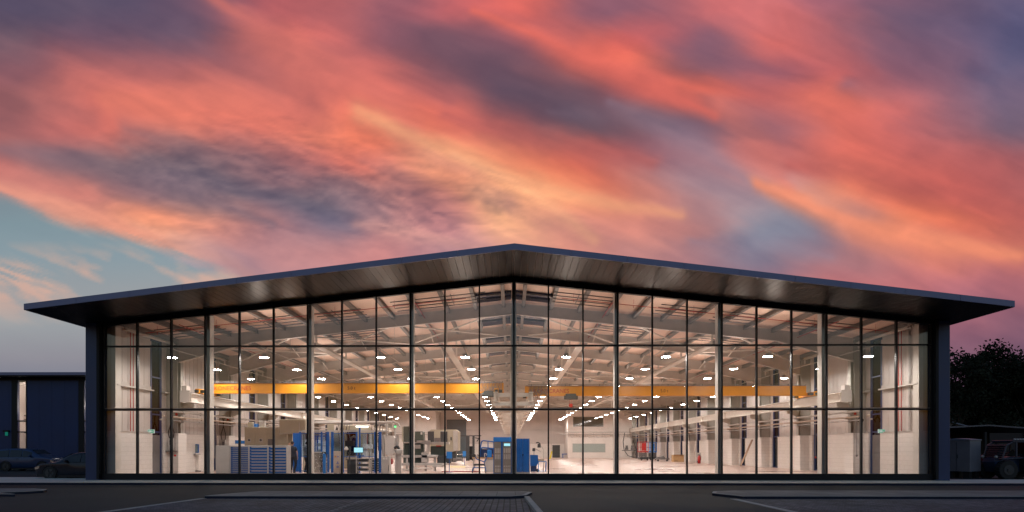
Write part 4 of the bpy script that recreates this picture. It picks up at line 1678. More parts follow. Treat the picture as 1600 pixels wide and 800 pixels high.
# tube machine
k = 1.33
t = thing('tube_bending_machine', 'long low machine with white rails, dark green housings and a white C shaped frame', 'machine', (wx(632, k), Y(k), FZ))
def bx(m, a, b, za, zb, y0=0., y1=.5, r=.02, name='body'):
    q = MB()
    q.rbox(hw(632, a, k), hw(632, b, k), y0, y1, zf(zb, k), zf(za, k), r)
    return q.build(name, m, t)
bx(lgrey, 626, 684, 711, 715, -.1, .3, .01, 'rail')
bx(lgrey, 620, 692, 723.5, 727.5, -.15, .3, .01, 'rail')
bx(dgreen, 631, 661, 691, 722, .25, .9, .03, 'housing')
bx(dgreen, 640, 659.5, 693, 710, .0, .24, .02, 'gearbox')
bx(lgrey, 631, 660, 690.5, 692.5, -.02, .9, .005, 'top_rail')
bx(lgrey, 648.5, 657, 695, 701, -.05, -.01, .005, 'control_panel')
q = MB()
q.prism([(hw(632, a, k), zf(b, k)) for a, b in ((651, 688), (672, 688), (671.5, 703), (668, 711), (659, 712), (659, 707), (666, 705), (667.5, 695), (651, 691.5))], -.05, .2)
q.build('press_frame', lgrey, t)
bx(lgrey, 658.5, 669.5, 707, 722.5, -.1, .15, .02, 'press_base')
bx(dgreen, 672, 694, 697, 712, .3, .8, .03, 'housing')
bx(lgrey, 671, 701, 690.5, 694, .2, .6, .01, 'top_rail')
bx(dgrey, 683, 704, 712, 724, .0, .6, .04, 'motor_housing')
bx(red_m, 681, 689, 696, 697.6, .1, .28, .005, 'red_bar')
for p in (634, 641, 663.5, 677.5):
    bx(lgrey, p, p + 3.6, 715.4, 741 if p in (663.5,) else 738, -.05, .1, .01, 'leg')
q = MB()
q.cyl((hw(632, 668, k), -.2, zf(713, k)), (hw(632, 682, k), -.2, zf(713, k)), .10, 10)
q.cyl((hw(632, 690, k), -.25, zf(728, k)), (hw(632, 699, k), -.25, zf(724, k)), .06, 8)
q.box(hw(632, 678, k), hw(632, 680.5, k), -.25, -.15, 0, zf(727, k))
q.box(hw(632, 676, k), hw(632, 694, k), -.3, -.15, zf(729.5, k), zf(728, k))
q.build('bending_head', lgrey, t)
q = MB()
q.cyl((hw(632, 649, k), -.1, zf(732, k)), (hw(632, 676, k), -.1, zf(732, k)), .06, 8)
q.box(hw(632, 629, k), hw(632, 640, k), -.1, .1, zf(735, k), zf(733, k))
q.build('tube_stock', white_m, t)
# machining centre
k = 2.0
t = thing('machining_centre', 'large beige machining centre with rounded roof edge and dark sliding doors', 'machine', (wx(668, k), Y(k), FZ))
def bm(m, a, b, za, zb, y0=0., y1=.5, r=.02, name='body'):
    q = MB()
    q.rbox(hw(668, a, k), hw(668, b, k), y0, y1, zf(zb, k), zf(za, k), r)
    return q.build(name, m, t)
q = MB()
q.prism([(hw(668, a, k), zf(b, k)) for a, b in ((668, 706), (707, 706), (716, 704), (716, 674), (712, 671), (674, 671), (668, 675))], .06, 2.6)
q.build('body', cream, t)
bm(dgrey, 668.3, 678, 674, 691, 0, .05, .01, 'sliding_door')
bm(dgrey, 688, 699, 674, 692, 0, .05, .01, 'sliding_door')
bm(mgrey, 678.5, 687.5, 684, 691, .0, .05, .01, 'viewing_window')
bm(lgrey, 708, 715.5, 673, 704, -.15, .05, .02, 'side_panel')
bm(dgrey, 703.7, 705.6, 683, 688, .0, .05, .005, 'control_panel')
bm(dgrey, 702.5, 712, 703, 722, .3, 2.0, .05, 'base')
bm(mgrey, 708, 722, 716, 720, -.4, .2, .03, 'chip_conveyor')
k = 1.85
for a, b, za, lab in ((630, 642, 666, 'tall dark green machine with a pale side panel behind the tube machine'), (647.5, 661, 674, 'dark green square machine box behind the white press frame')):
    t = thing('machine_cabinet', lab, 'machine', (wx(a, k), Y(k), FZ))
    w = hw(a, b, k)
    q = MB()
    q.rbox(0, w, 0, 1.2, 0, zf(za, k), .03)
    q.build('body', dgreen, t)
    q = MB()
    q.box(-.12 if za < 670 else w * .72, -.01 if za < 670 else w - .06, -.05, -.005, zf(za + 24 if za < 670 else za + 5, k), zf(za + 1, k))
    q.build('side_panel', cream if za < 670 else lgrey, t)
# signs on posts
for p, py0, py1, pb, w2, lab in ((702.0, 705.6, 716.2, 738, 4.3, 'larger blue square sign on a thin blue post beside the tube machine'), (725.5, 705.0, 713.0, 727.5, 2.6, 'smaller blue square sign on a thin blue post in front of the grey roller door')):
    kk = (FZ - H) / ((702 - pb) / S)
    t = thing('post_sign', lab, 'sign', (wx(p, kk), Y(kk), FZ), 0, 'blue signs on thin posts')
    q = MB()
    q.box(hw(p, p - w2, kk), hw(p, p + w2, kk), -.02, .0, zf(py1, kk), zf(py0, kk))
    q.build('sign_panel', blue_l, t)
    q = MB()
    q.cyl((0, .02, 0), (0, .02, zf(py0 + 2, kk)), .018, 8)
    q.box(-.18, .18, -.12, .15, 0, .012)
    q.build('post', blue, t)
mb = MB()
mb.slab([gxy(703, 731, FZ), gxy(727, 731, FZ), gxy(727, 728, FZ), gxy(703, 728, FZ)][::1], FZ + .001, FZ + .004)
fl = mb.build('floor_marking', mat('floor_yellow', (.62, .50, .22), .5))
tag(fl, 'pale floor marking patch in front of the blue signs', None, None, 'structure')
mb = MB()
a, b = gxy(714, 732, FZ), gxy(738, 722, FZ)
mb.slab([(a[0], a[1]), (a[0] + .12, a[1]), (b[0] + .12, b[1]), (b[0], b[1])], FZ + .0045, FZ + .008)
tag(mb.build('floor_marking', MATS['floor_yellow']), 'yellow line on the floor running back beside the blue signs', None, None, 'structure')
# stacker
k = 2.5
t = thing('pallet_stacker', 'dark tall pallet stacker mast with a horizontal top beam near the roller door', 'forklift', (wx(735, k), Y(k), FZ))
q = MB()
for a, b in ((728, 733.5), (738, 741.5)):
    q.box(hw(735, a, k), hw(735, b, k), 0, .3, 0, zf(680.5, k))
q.box(hw(735, 709, k), hw(735, 752, k), .05, .25, zf(681.6, k), zf(680.2, k))
q.build('mast', dgrey, t)
q = MB()
q.rbox(hw(735, 729, k), hw(735, 741, k), .3, 1.1, .1, zf(697, k), .06)
q.box(hw(735, 730, k), hw(735, 732, k), -1., 0, .05, .12)
q.box(hw(735, 738, k), hw(735, 740, k), -1., 0, .05, .12)
q.build('body', rubber, t)
q = MB()
for a in (736, 741, 745):
    q.cyl((hw(735, a, k), -.1, zf(712, k)), (hw(735, a, k), .1, zf(712, k)), .2, 12)
q.build('wheel', rubber, t)
q = MB()
q.tube([(hw(735, 742, k), 0, zf(684, k)), (hw(735, 748, k), 0, zf(685, k)), (hw(735, 745, k), 0, zf(690, k))], .06, 6)
q.build('control_handle', dgrey, t)
# blue framed chair trolley and bench
k = 1.2
t = thing('bench_stool', 'blue tubular framed trolley seat with castors left of the grey bench', 'trolley', (wx(750, k), Y(k), FZ))
q = MB()
def tp(*pts):
    return [(hw(750, a, k), y, zf(b, k)) for a, b, y in pts]
q.tube(tp((737.5, 737, 0), (739, 731, 0), (758, 731, 0), (759, 737, 0)), .025, 6)
q.tube(tp((737.5, 737, .5), (739, 731, .5), (758, 731, .5), (759, 737, .5)), .025, 6)
q.tube(tp((743, 713, 0), (744, 717, 0), (752, 720, 0), (757, 722, 0), (760, 717, 0)), .03, 6)
q.tube(tp((758, 731, .2), (756, 722, .2), (761, 714, .2)), .025, 6)
q.tube(tp((741, 731, .2), (742, 726, .2)), .025, 6)
q.build('frame', blue, t)
q = MB()
q.rbox(hw(750, 740, k), hw(750, 757, k), 0, .5, zf(727.5, k), zf(724.8, k), .02)
q.build('seat', dgrey, t)
for a in (738, 759):
    q = MB()
    q.cyl((hw(750, a, k) - .02, .0, .05), (hw(750, a, k) + .02, .0, .05), .055, 10)
    q.build('castor', rubber, t)
k = 1.27
t = thing('work_bench', 'grey bench with a wooden top carrying blue tools and small bottles', 'bench', (wx(759, k), Y(k), FZ))
q = MB()
q.rbox(hw(759, 757, k), hw(759, 771, k), 0, .7, 0, zf(716.8, k), .01)
q.build('base', lgrey, t)
q = MB()
q.box(hw(759, 738, k), hw(759, 772, k), -.05, .7, zf(716.6, k), zf(714.6, k))
q.build('worktop', wood, t)
q = MB()
q.box(hw(759, 739, k), hw(759, 740.5, k), .0, .6, 0, zf(716.8, k))
q.build('leg', lgrey, t)
t = thing('roll_hoop', 'dark blue metal frame with curved top bars standing on the bench', 'frame', (wx(759, k), Y(k) + .3, zf(714.6, k) + FZ + .002))
q = MB()
def tq(*pts):
    return [(hw(759, a, k), y, Z(b, k) - (zf(714.6, k) + FZ)) for a, b, y in pts]
q.tube(tq((750, 714, 0), (750, 700, 0), (752, 690, 0), (755, 688.3, 0), (772, 690.5, 0)), .04, 6)
q.tube(tq((762.3, 700, 0), (762.3, 690, 0)), .03, 6)
q.tube(tq((750, 701, 0), (754, 699.5, 0), (771, 701, 0)), .05, 6)
q.build('frame', blue, t)
q = MB()
q.rbox(hw(759, 750, k), hw(759, 771, k), 0.03, .25, 0, Z(701.5, k) - Z(714.6, k), .03)
q.build('back_panel', navy_dark, t)
for (a, b, top, m, cat, lab) in ((743.2, 746, 706, white_m, 'bottle', 'white spray bottle standing at the left end of the bench'), (761, 768, 703.5, blue_l, 'tool case', 'bright blue tool case on the bench'),
                                 (768.6, 770.6, 709, mat('orange_brown', (.35, .13, .04), .6), 'jar', 'small brown jar beside the blue tool case'), (757, 760.5, 708, lgrey, 'clamp', 'pale metal clamp on the bench in front of the blue tool case')):
    zt_ = zf(714.5, k) + FZ + .003
    t = thing('spray_bottle' if cat == 'bottle' else cat.replace(' ', '_'), lab, cat, (wx((a + b) / 2, k), Y(k) + .12, zt_))
    w = hw(a, b, k) / 2
    q = MB()
    hh = Z(top, k) - zt_
    if cat in ('bottle', 'jar'):
        q.lathe([(.001, 0), (w, 0), (w, hh * .6), (w * .4, hh * .75), (w * .4, hh), (.001, hh)], n=12)
    elif cat == 'clamp':
        q.tube([(-w, 0, 0.02), (-w, 0, hh), (w, 0, hh * .8), (w * .5, 0, hh * .4)], .03, 6)
    else:
        q.rbox(-w, w, -.05, .05, 0, hh, .02)
        q.box(-w * .4, w * .4, -.02, .02, hh, hh + .04)
    q.build('body', m, t)
# server style cabinets
k = 1.14
t = thing('display_cabinet', 'blue framed double cabinet with perforated grey doors and a small glowing screen', 'cabinet', (wx(785, k), Y(k), FZ))
w = hw(771, 799.5, k) / 2
z1_, z2_ = zf(690, k), zf(683, k)
q = MB()
q.rbox(-w, w, 0, .7, z1_, z2_, .01)
q.build('header', blue_l, t)
q = MB()
q.rbox(-w, w, .03, .7, 0, z1_, .01)
q.build('body', blue, t)
perf = mat('perforated_metal', (.21, .19, .175), .5, .2, .10, 4)
for a, b in ((-w + .04, -.08), (.02, w - .03)):
    q = MB()
    q.box(a, b, 0, .028, .08, z1_ - .02)
    d = q.build('door', perf, t)
    q = MB()
    for i in range(4):
        x = a + .06 + i * (b - a - .12) / 3.2
        for z0 in (z1_ - .62, z1_ - .95, .22, .38, .12):
            q.box(x, x + .045, -.006, -.001, z0, z0 + (.26 if z0 > .5 else .10))
    q.build('vent_slots', mat('slot_grey', (.42, .40, .38), .5), d)
q = MB()
q.box(.06, w - .05, -.03, -.001, zf(697.4, k), zf(692.4, k))
b_ = q.build('screen_bezel', black, t)
q = MB()
q.box(.08, w - .07, -.036, -.031, zf(697.0, k), zf(692.8, k))
q.build('display', screen, b_)
k = 1.15
t = thing('steel_cupboard', 'tall blue double door cupboard with a pale grey frame just right of the centre post', 'cupboard', (wx(817, k), Y(k), FZ))
w = hw(806.3, 828.2, k) / 2
q = MB()
q.rbox(-w, w, 0.02, .6, 0, zf(684.4, k), .008)
q.build('carcass', lgrey, t)
for a, b in ((-w + .035, -.006), (.006, w - .035)):
    q = MB()
    q.box(a, b, -.004, .018, .12, zf(685.6, k))
    q.build('door', blue, t)
q = MB()
q.cyl((.0, -.005, zf(710.8, k)), (.0, -.04, zf(710.8, k)), .035, 10)
q.box(-.05, .05, -.05, -.041, zf(710.8, k) - .015, zf(710.8, k) + .015)
q.build('handle', black, t)
k = 1.25
t = thing('wheeled_bin', 'dark blue plastic tub with a rounded lid standing behind the blue cupboard', 'bin', (wx(834, k), Y(k), FZ))
q = MB()
q.prism([(hw(834, a, k), zf(b, k)) for a, b in ((828.5, 728), (839, 728), (841, 722), (840.5, 711), (828.5, 710.5))], 0, .6)
q.build('tub', blue, t)
q = MB()
q.prism([(hw(834, a, k), zf(b, k)) for a, b in ((829, 737), (838.5, 737), (838.5, 728.2), (829, 728.2))], .05, .55)
q.build('base', navy_dark, t)
q = MB()
q.cyl((hw(834, 840, k), .0, .1), (hw(834, 840, k), .1, .1), .1, 10)
q.build('wheel', rubber, t)
t = thing('hand_truck', 'light blue tubular cart frame with a grey flat box beside the dark blue tub', 'cart', (wx(848, k), Y(k), FZ))
q = MB()
def tr(*pts):
    return [(hw(848, a, k), y, zf(b, k)) for a, b, y in pts]
q.tube(tr((841, 737, 0), (841.5, 721, 0), (853.5, 721, 0), (853, 737, 0)), .022, 6)
q.tube(tr((841, 737, .4), (841.5, 721, .4), (853.5, 721, .4), (853, 737, .4)), .022, 6)
q.tube(tr((841, 736, 0), (853, 736, 0)), .022, 6)
q.build('frame', blue_l, t)
q = MB()
q.box(hw(848, 841, k), hw(848, 850, k), 0, .4, zf(720.4, k), zf(717, k))
q.build('flat_box', cream, t)
t = thing('drill_stand', 'slim stand with a dark drill head and curved pale rods behind the blue cupboard', 'stand', (wx(838, k), Y(k) + .7, FZ))
kk = k + .7 / D
q = MB()
q.tube([(hw(838, 835, kk), 0, 0), (hw(838, 835, kk), 0, zf(700, kk)), (hw(838, 846, kk), 0, zf(706, kk))], .03, 6)
q.tube([(hw(838, 850, kk), 0, 0), (hw(838, 850, kk), 0, zf(703, kk)), (hw(838, 847, kk), 0, zf(697.5, kk)), (hw(838, 842, kk), 0, zf(697, kk))], .022, 6)
q.build('rods', lgrey, t)
q = MB()
q.rbox(hw(838, 840.5, kk), hw(838, 845.5, kk), -.15, .15, zf(699.5, kk), zf(693.5, kk), .03)
q.tube([(hw(838, 838, kk), 0, zf(692, kk)), (hw(838, 842, kk), 0, zf(691.3, kk)), (hw(838, 845, kk), 0, zf(694, kk))], .04, 6)
q.rbox(hw(838, 832.5, kk), hw(838, 837, kk), -.1, .1, zf(705, kk), zf(700, kk), .03)
q.build('drill_head', dgrey, t)

# right half: loose things
def place_floor(px, py):
    kk = kz(py, FZ, px)
    return kk
k = place_floor(860, 717)
t = thing('wet_floor_post', 'leaning yellow marker post on the floor near the far grey door', 'marker', (wx(860, k), Y(k), FZ))
q = MB()
q.prism([(-.18, .0), (.05, .0), (.28, 1.05), (.12, 1.1)], -.06, .06)
q.build('post', mat('marker_yellow', (.75, .60, .02), .5), t)
q = MB()
q.cyl((.2, 0, 1.1), (.16, 0, 2.1), .015, 6)
q.build('stem', mgrey, t)
k = place_floor(886, 715.6)
t = thing('low_bench', 'low blue bench on the floor in front of the office block corner', 'bench', (wx(886.5, k), Y(k), FZ))
q = MB()
q.rbox(-.85, .85, 0, .4, .55, .68, .03)
q.build('seat', blue, t)
for x in (-.75, .65):
    q = MB()
    q.box(x, x + .12, .05, .35, 0, .55)
    q.build('leg', blue, t)


def extinguisher(px, py, h, lab):
    k = place_floor(px, py)
    t = thing('fire_extinguisher', lab, 'fire extinguisher', (wx(px, k), Y(k), FZ), 0, 'red fire extinguishers')
    q = MB()
    r = h * .17
    q.lathe([(.001, 0), (r, 0), (r, h * .72), (r * .5, h * .82), (r * .3, h * .9), (.001, h * .9)], n=12)
    q.build('cylinder', red_m, t)
    q = MB()
    q.box(-r * .8, r * .5, -r * .3, r * .3, h * .9, h)
    q.tube([(r * .4, 0, h * .92), (r * 1.2, 0, h * .8), (r * 1.15, 0, h * .4)], r * .15, 5)
    q.build('valve', dgrey, t)
    q = MB()
    q.box(-r * 1.5, r * 1.5, .15, .18, h * .3, h * 1.2)
    q.build('back_board', lgrey, t)


extinguisher(942.5, 715.6, 1.1, 'red fire extinguisher standing below the right end of the lower office window')
extinguisher(1092.5, 724, .85, 'red fire extinguisher in front of the right wall, right of the cardboard box')


def scissor(px0, px1, pt, py, m, lab):
    k = place_floor((px0 + px1) / 2, py)
    c = (px0 + px1) / 2
    t = thing('scissor_lift', lab, 'scissor lift', (wx(c, k), Y(k), FZ), .0, 'small folded scissor lifts')
    w = hw(px0, px1, k) / 2
    h = zf(pt, k)
    q = MB()
    q.rbox(-w, w, 0, 1.6, .12, .42, .03)
    q.build('chassis', dgrey, t)
    for x in (-w + .12, w - .22):
        q = MB()
        q.cyl((x, -.02, .18), (x + .12, -.02, .18), .18, 12)
        q.build('wheel', rubber, t)
    q = MB()
    n = 4
    for i in range(n):
        z0 = .45 + i * (h * .42 - .45) / n
        z1 = .45 + (i + 1) * (h * .42 - .45) / n
        for y in (.1, 1.3):
            q.bar((-w + .1, y, z0), (w - .1, y, z1), .05, .07)
            q.bar((w - .1, y + .06, z0), (-w + .1, y + .06, z1), .05, .07)
    q.build('scissor_arms', mgrey, t)
    zp = h * .44
    q = MB()
    q.box(-w, w, 0, 1.6, zp, zp + .12)
    q.build('platform', m, t)
    q = MB()
    for x in (-w + .03, 0, w - .03):
        for y in (.03, 1.57):
            q.cyl((x, y, zp), (x, y, h), .035, 6)
    for z in (zp + .12, (zp + h) / 2, h):
        for y in (.03, 1.57):
            q.cyl((-w, y, z), (w, y, z), .035, 6)
        for x in (-w + .03, w - .03):
            q.cyl((x, .03, z), (x, 1.57, z), .035, 6)
    q.box(-w * .5, w * .4, -.02, .02, zp + .2, h - .15)
    q.build('guard_rail', m, t)


scissor(1000, 1013.5, 690.5, 719.5, red_m, 'red railed scissor lift parked near the back right corner')
scissor(1014.5, 1026.5, 691.5, 719, blue_l, 'blue railed scissor lift parked right of the red one')
k = place_floor(1035, 721)
t = thing('flat_trolley', 'low flat grey trolley with a stack of sheets near the scissor lifts', 'trolley', (wx(1036, k), Y(k), FZ))
w = hw(1026, 1047, k) / 2
q = MB()
q.box(-w, w, 0, 1.0, .22, .34)
q.box(-w + .2, w - .5, .1, .9, .342, .5)
q.prism([(-w, .34), (-w + .9, .62), (-w + .9, .5), (-w + .1, .34)], .2, .8)
q.build('deck', mgrey, t)
q = MB()
for x in (-w + .2, w - .3):
    q.cyl((x, -.0, .11), (x, .08, .11), .11, 10)
q.build('castor', rubber, t)
k = place_floor(1060, 721.6)
t = thing('cardboard_box', 'plain open cardboard box on the floor between the trolley and the extinguisher', 'box', (wx(1060.5, k), Y(k), FZ))
w = hw(1052, 1068.8, k) / 2
q = MB()
q.box(-w, w, 0, .9, 0, zf(710.8, k))
q.build('box_body', card, t)
q = MB()
q.hexa([(-w, -.01, zf(711, k)), (w, -.01, zf(711, k)), (w, .0, zf(711, k)), (-w, 0, zf(711, k)), (-w - .05, -.25, zf(710.3, k)), (w + .02, -.25, zf(710.5, k)), (w + .02, -.24, zf(710.4, k)), (-w - .05, -.24, zf(710.2, k))])
q.box(-w + .1, -w + .5, -.012, -.002, .02, .22)
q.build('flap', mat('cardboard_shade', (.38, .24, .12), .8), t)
# leaning plank
k0 = place_floor(1157, 728.8)
t = thing('leaning_plank', 'long wooden plank leaning against the right wall pillar', 'plank', (wx(1157, k0), Y(k0), FZ))
q = MB()
q.bar((0, 0, 0.02), (hw(1157, 1179, k0) , .5, zf(687, k0)), .16, .06)
q.build('plank', mat('plank_wood', (.32, .21, .14), .6, 0, .15, 4), t)
# pump shelf on the office wall right
k = 3.2
t = thing('pump_shelf', 'wall shelf with two grey pumps and drooping black hoses right of the office windows', 'shelf', (wx(983, k), Y(k), 0))
q = MB()
q.box(hw(983, 972, k), hw(983, 995, k), -.4, .2, Z(704.5, k), Z(703.2, k))
q.build('shelf', mgrey, t)
for p in (979, 988):
    q = MB()
    q.rbox(hw(983, p - 2.5, k), hw(983, p + 2.5, k), -.3, .1, Z(703.1, k), Z(698.5, k), .1)
    q.cyl((hw(983, p, k), -.1, Z(698.5, k)), (hw(983, p, k), -.1, Z(696, k)), .2, 8)
    q.build('pump', mgrey, t)
q = MB()
for a in (((976, 676), (973.5, 690), (975, 703), (981, 712), (995, 716)), ((991, 680), (990, 690), (994, 703), (993, 711))):
    q.tube([(hw(983, x, k), -.1, Z(y, k)) for x, y in a], .06, 6)
q.build('hose', dgrey, t)
# wall notices etc on the far wall and roller shutters
k = 3.1
for p, lab in ((1305, 0),):
    pass

# small clutter of the machine cell
def clutter(name, label, cat, px, k, build):
    t = thing(name, label, cat, (wx(px, k), Y(k), FZ))
    build(t, lambda p: hw(px, p, k), lambda y: zf(y, k))
    return t


def c1(t, x, z):
    q = MB()
    q.cyl((0, 0, 0), (0, 0, z(668)), .03, 8)
    q.build('pole', lgrey, t)
    q = MB()
    q.cyl((0, 0, z(668)), (0, 0, z(665)), .07, 10)
    q.build('green_light', mat_emit('beacon_green', (.2, 1, .35), 1.6, False), t)
    q = MB()
    q.cyl((0, 0, z(665)), (0, 0, z(663.4)), .07, 10)
    q.build('cap', dgrey, t)


clutter('signal_beacon', 'thin signal pole with a green light and dark cap above the white machine casing', 'beacon', 617.5, 1.28, c1)


def c2(t, x, z):
    for i in range(5):
        q = MB()
        a = -.35 + i * .17
        q.tube([(a, .05 * i, z(663)), (a - .05, 0, z(672 + i)), (a + .04, .05, z(684)), (a + .10, .0, z(700)), (a, 0, z(713 + i))], .022, 6)
        q.build('cable', dgrey if i % 2 else mgrey, t)
    q = MB()
    q.box(-.5, .5, -.05, .2, z(663.4), z(661.8))
    q.build('cable_tray', galv, t)


clutter('cable_drop', 'bundle of dark cables dropping from an overhead tray beside the black monitor', 'cables', 537.5, 1.33, c2)
clutter('cable_drop', 'bundle of dark cables hanging behind the white machine casing', 'cables', 590, 1.36, c2)


def c3(t, x, z):
    q = MB()
    q.rbox(x(580), x(592), 0, .7, 0, z(716), .02)
    q.build('base', dgrey, t)
    q = MB()
    q.rbox(x(581), x(585.5), .05, .4, z(716), z(708), .03)
    q.cyl((x(589), .2, z(716)), (x(589), .2, z(705)), .09, 10)
    q.cyl((x(589), .2, z(705)), (x(584), .1, z(702)), .07, 10)
    q.build('small_robot', white_m, t)
    q = MB()
    for i in range(4):
        q.cyl((x(580.5), -.02, .12 + .14 * i), (x(591.5), -.02, .12 + .14 * i), .02, 6)
    q.build('front_bars', lgrey, t)


clutter('robot_table', 'black table carrying a small white robot arm right of the computer trolley', 'robot', 586, 1.3, c3)


def c4(t, x, z):
    q = MB()
    q.rbox(x(-7 + 660), x(660 + 7), 0, .8, .14, .85, .03)
    q.build('crate_body', dgrey, t)
    q = MB()
    for a in (-.9, 0, .8):
        q.box(a, a + .12, 0, .8, 0, .135)
    q.build('runner', wood, t)


clutter('pallet_crate', 'dark crate on wooden runners behind the tube machine rails', 'crate', 660, 1.75, c4)


def c5(t, x, z):
    q = MB()
    for i in range(6):
        q.cyl((-.9, i * .05, .78 + .03 * (i % 2)), (.9, i * .05, .78 + .03 * (i % 2)), .02, 6)
    q.build('bars', stainless, t)
    for a in (-.7, .7):
        q = MB()
        q.box(a - .04, a + .04, 0, .3, 0, .75)
        q.build('support', dgreen, t)


clutter('bar_rack', 'low rack of steel bars behind the blue square signs', 'rack', 712, 2.3, c5)


def c6(t, x, z):
    q = MB()
    q.tube([(0, 0, 0.02), (.5, -.1, .02), (1.1, .15, .02), (1.7, 0, .02), (2.2, .2, .02)], .03, 6)
    q.build('hose', red_m, t)


clutter('floor_hose', 'red hose lying on the floor under the tube machine', 'hose', 690, 1.26, c6)


def c7(t, x, z):
    for i, (a, w, h, m_) in enumerate(((-.55, .3, .35, cream), (-.15, .25, .22, blue_l), (.2, .35, .42, lgrey))):
        q = MB()
        q.rbox(a, a + w, 0, .35, 0, h, .02)
        q.build('carton', m_, t)


t_ = clutter('parts_boxes', 'row of three small boxes on top of the control cabinet', 'boxes', 400, 1.38, c7)
t_.location.z = FZ + zc2 + .005

# ------------------------------------------------------------ the worker
def person():
    k = 1.20
    h = 1.84
    root = thing('person', 'person in dark t shirt and trousers seen from behind, leaning on the drawer cabinet', 'person', (wx(457.5, k), Y(k), FZ), R(6))
    s = h / 1.8
    # joints: x right in picture, y away from the camera
    V = {
        'pelvis': (0.02, 0, .96, .135), 'waist': (-.005, .0, 1.10, .125), 'chest': (-.03, .0, 1.30, .150), 'shb': (-.035, .0, 1.42, .12), 'neck': (-.03, .01, 1.50, .055), 'nk2': (-.03, .025, 1.56, .052),
        'hipL': (-.085, 0, .90, .098), 'kneeL': (-.06, .03, .50, .062), 'ankL': (-.13, -.02, .10, .042), 'toeL': (-.18, .12, .035, .035),
        'hipR': (.105, 0, .90, .098), 'kneeR': (.17, -.02, .50, .062), 'ankR': (.06, .06, .12, .042), 'toeR': (.07, .20, .035, .035),
        'shL': (-.20, .0, 1.42, .062), 'elL': (-.34, .18, 1.30, .042), 'wrL': (-.30, .36, 1.52, .028),
        'shR': (.14, .0, 1.41, .062), 'elR': (.24, -.03, 1.14, .044), 'wrR': (.23, .06, .90, .028),
    }
    E = [('pelvis', 'waist'), ('waist', 'chest'), ('chest', 'shb'), ('shb', 'neck'), ('neck', 'nk2'),
         ('pelvis', 'hipL'), ('hipL', 'kneeL'), ('kneeL', 'ankL'), ('ankL', 'toeL'),
         ('pelvis', 'hipR'), ('hipR', 'kneeR'), ('kneeR', 'ankR'), ('ankR', 'toeR'),
         ('shb', 'shL'), ('shL', 'elL'), ('elL', 'wrL'), ('shb', 'shR'), ('shR', 'elR'), ('elR', 'wrR')]

    def skin(name, keys, edges, m, grow=0., sub=2, root_key='pelvis'):
        idx = {q: i for i, q in enumerate(keys)}
        me = bpy.data.meshes.new(name)
        me.from_pydata([tuple(c * s for c in V[q][:3]) for q in keys], [(idx[a], idx[b]) for a, b in edges], [])
        o = bpy.data.objects.new(name, me)
        COL.objects.link(o)
        o.parent = root
        mo = o.modifiers.new('skin', 'SKIN')
        sv = me.skin_vertices[0].data
        for q in keys:
            r = (V[q][3] + grow) * s
            if q in ('chest', 'shb', 'waist', 'pelvis'):
                r *= .52
            if q in ('shL', 'shR', 'hipL', 'hipR'):
                r *= .75
            sv[idx[q]].radius = (r * (1.18 if q in ('chest', 'shb', 'waist', 'pelvis') else 1), r * (.85 if q in ('chest', 'waist', 'shb', 'pelvis') else 1))
            sv[idx[q]].use_root = q == root_key
        ms = o.modifiers.new('sub', 'SUBSURF')
        ms.levels = ms.render_levels = sub
        me.materials.append(m)
        return o
    # hands: palms and fingers join the body skeleton
    for sd, w, d in (('L', 'wrL', Vector((.10, .35, .93))), ('R', 'wrR', Vector((-.05, .15, -.98)))):
        d.normalize()
        wv = Vector(V[w][:3])
        side = Vector((1, 0, 0)).cross(d).cross(d).normalized()
        pm = wv + d * .07
        V['pm' + sd] = (*pm, .028)
        E.append((w, 'pm' + sd))
        for i, (off, ln) in enumerate(((-.030, .075), (-.010, .085), (.010, .08), (.030, .062))):
            b = pm + side * off + d * .03
            c = b + d * ln * .5 + Vector((0, -.008, 0))
            e = b + d * ln + Vector((0, .012, 0))
            V['f%s%da' % (sd, i)] = (*b, .009)
            V['f%s%db' % (sd, i)] = (*c, .0085)
            V['f%s%dc' % (sd, i)] = (*e, .007)
            E += [('pm' + sd, 'f%s%da' % (sd, i)), ('f%s%da' % (sd, i), 'f%s%db' % (sd, i)), ('f%s%db' % (sd, i), 'f%s%dc' % (sd, i))]
        b = wv + d * .03 + side * -.035
        e = b + d * .035 + side * -.03
        V['t%sa' % sd] = (*b, .010)
        V['t%sb' % sd] = (*e, .008)
        E += [('pm' + sd, 't%sa' % sd), ('t%sa' % sd, 't%sb' % sd)]
    skin_m = mat('skin', (.50, .30, .22), .5)
    shirt = mat('navy_cotton', (.018, .024, .042), .8, 0, .1, 12)
    trou = mat('dark_trousers', (.016, .017, .024), .85, 0, .1, 12)
    body = skin('body', list(V.keys()), E, skin_m)
    # head
    q = MB()
    n, mrow = 18, 14
    vs, fs = [], []
    for j in range(mrow + 1):
        a = math.pi * j / mrow
        for i in range(n):
            t = 2 * math.pi * i / n
            x = .077 * math.sin(a) * math.cos(t)
            y = .098 * math.sin(a) * math.sin(t)
            z = .118 * math.cos(a)
            if z < -.02 and y > 0:
                x *= .86
                z -= .012
            if abs(math.sin(t) - 1) < .1 and -.03 < z < .02:
                y += .018                      # nose
            vs.append((x, y, z))
    for j in range(mrow):
        for i in range(n):
            fs.append((j * n + i, (j + 1) * n + i, (j + 1) * n + (i + 1) % n, j * n + (i + 1) % n))
    q.add(vs, fs, True)
    for sg in (-1, 1):
        q.lathe([(.001, -.03), (.012, -.02), (.014, .012), (.001, .03)], (sg * .079, -.005, -.005), 8)
    q.cyl((-.022, .088, -.055), (.022, .088, -.055), .006, 6)
    for sg in (-1, 1):
        q.lathe([(.001, -.008), (.011, 0), (.001, .008)], (sg * .03, .090, .008), 8)
    hd = q.build('head', skin_m, root, (-.03 * s, .035 * s, 1.665 * s))
    hd.scale = (s, s, s)
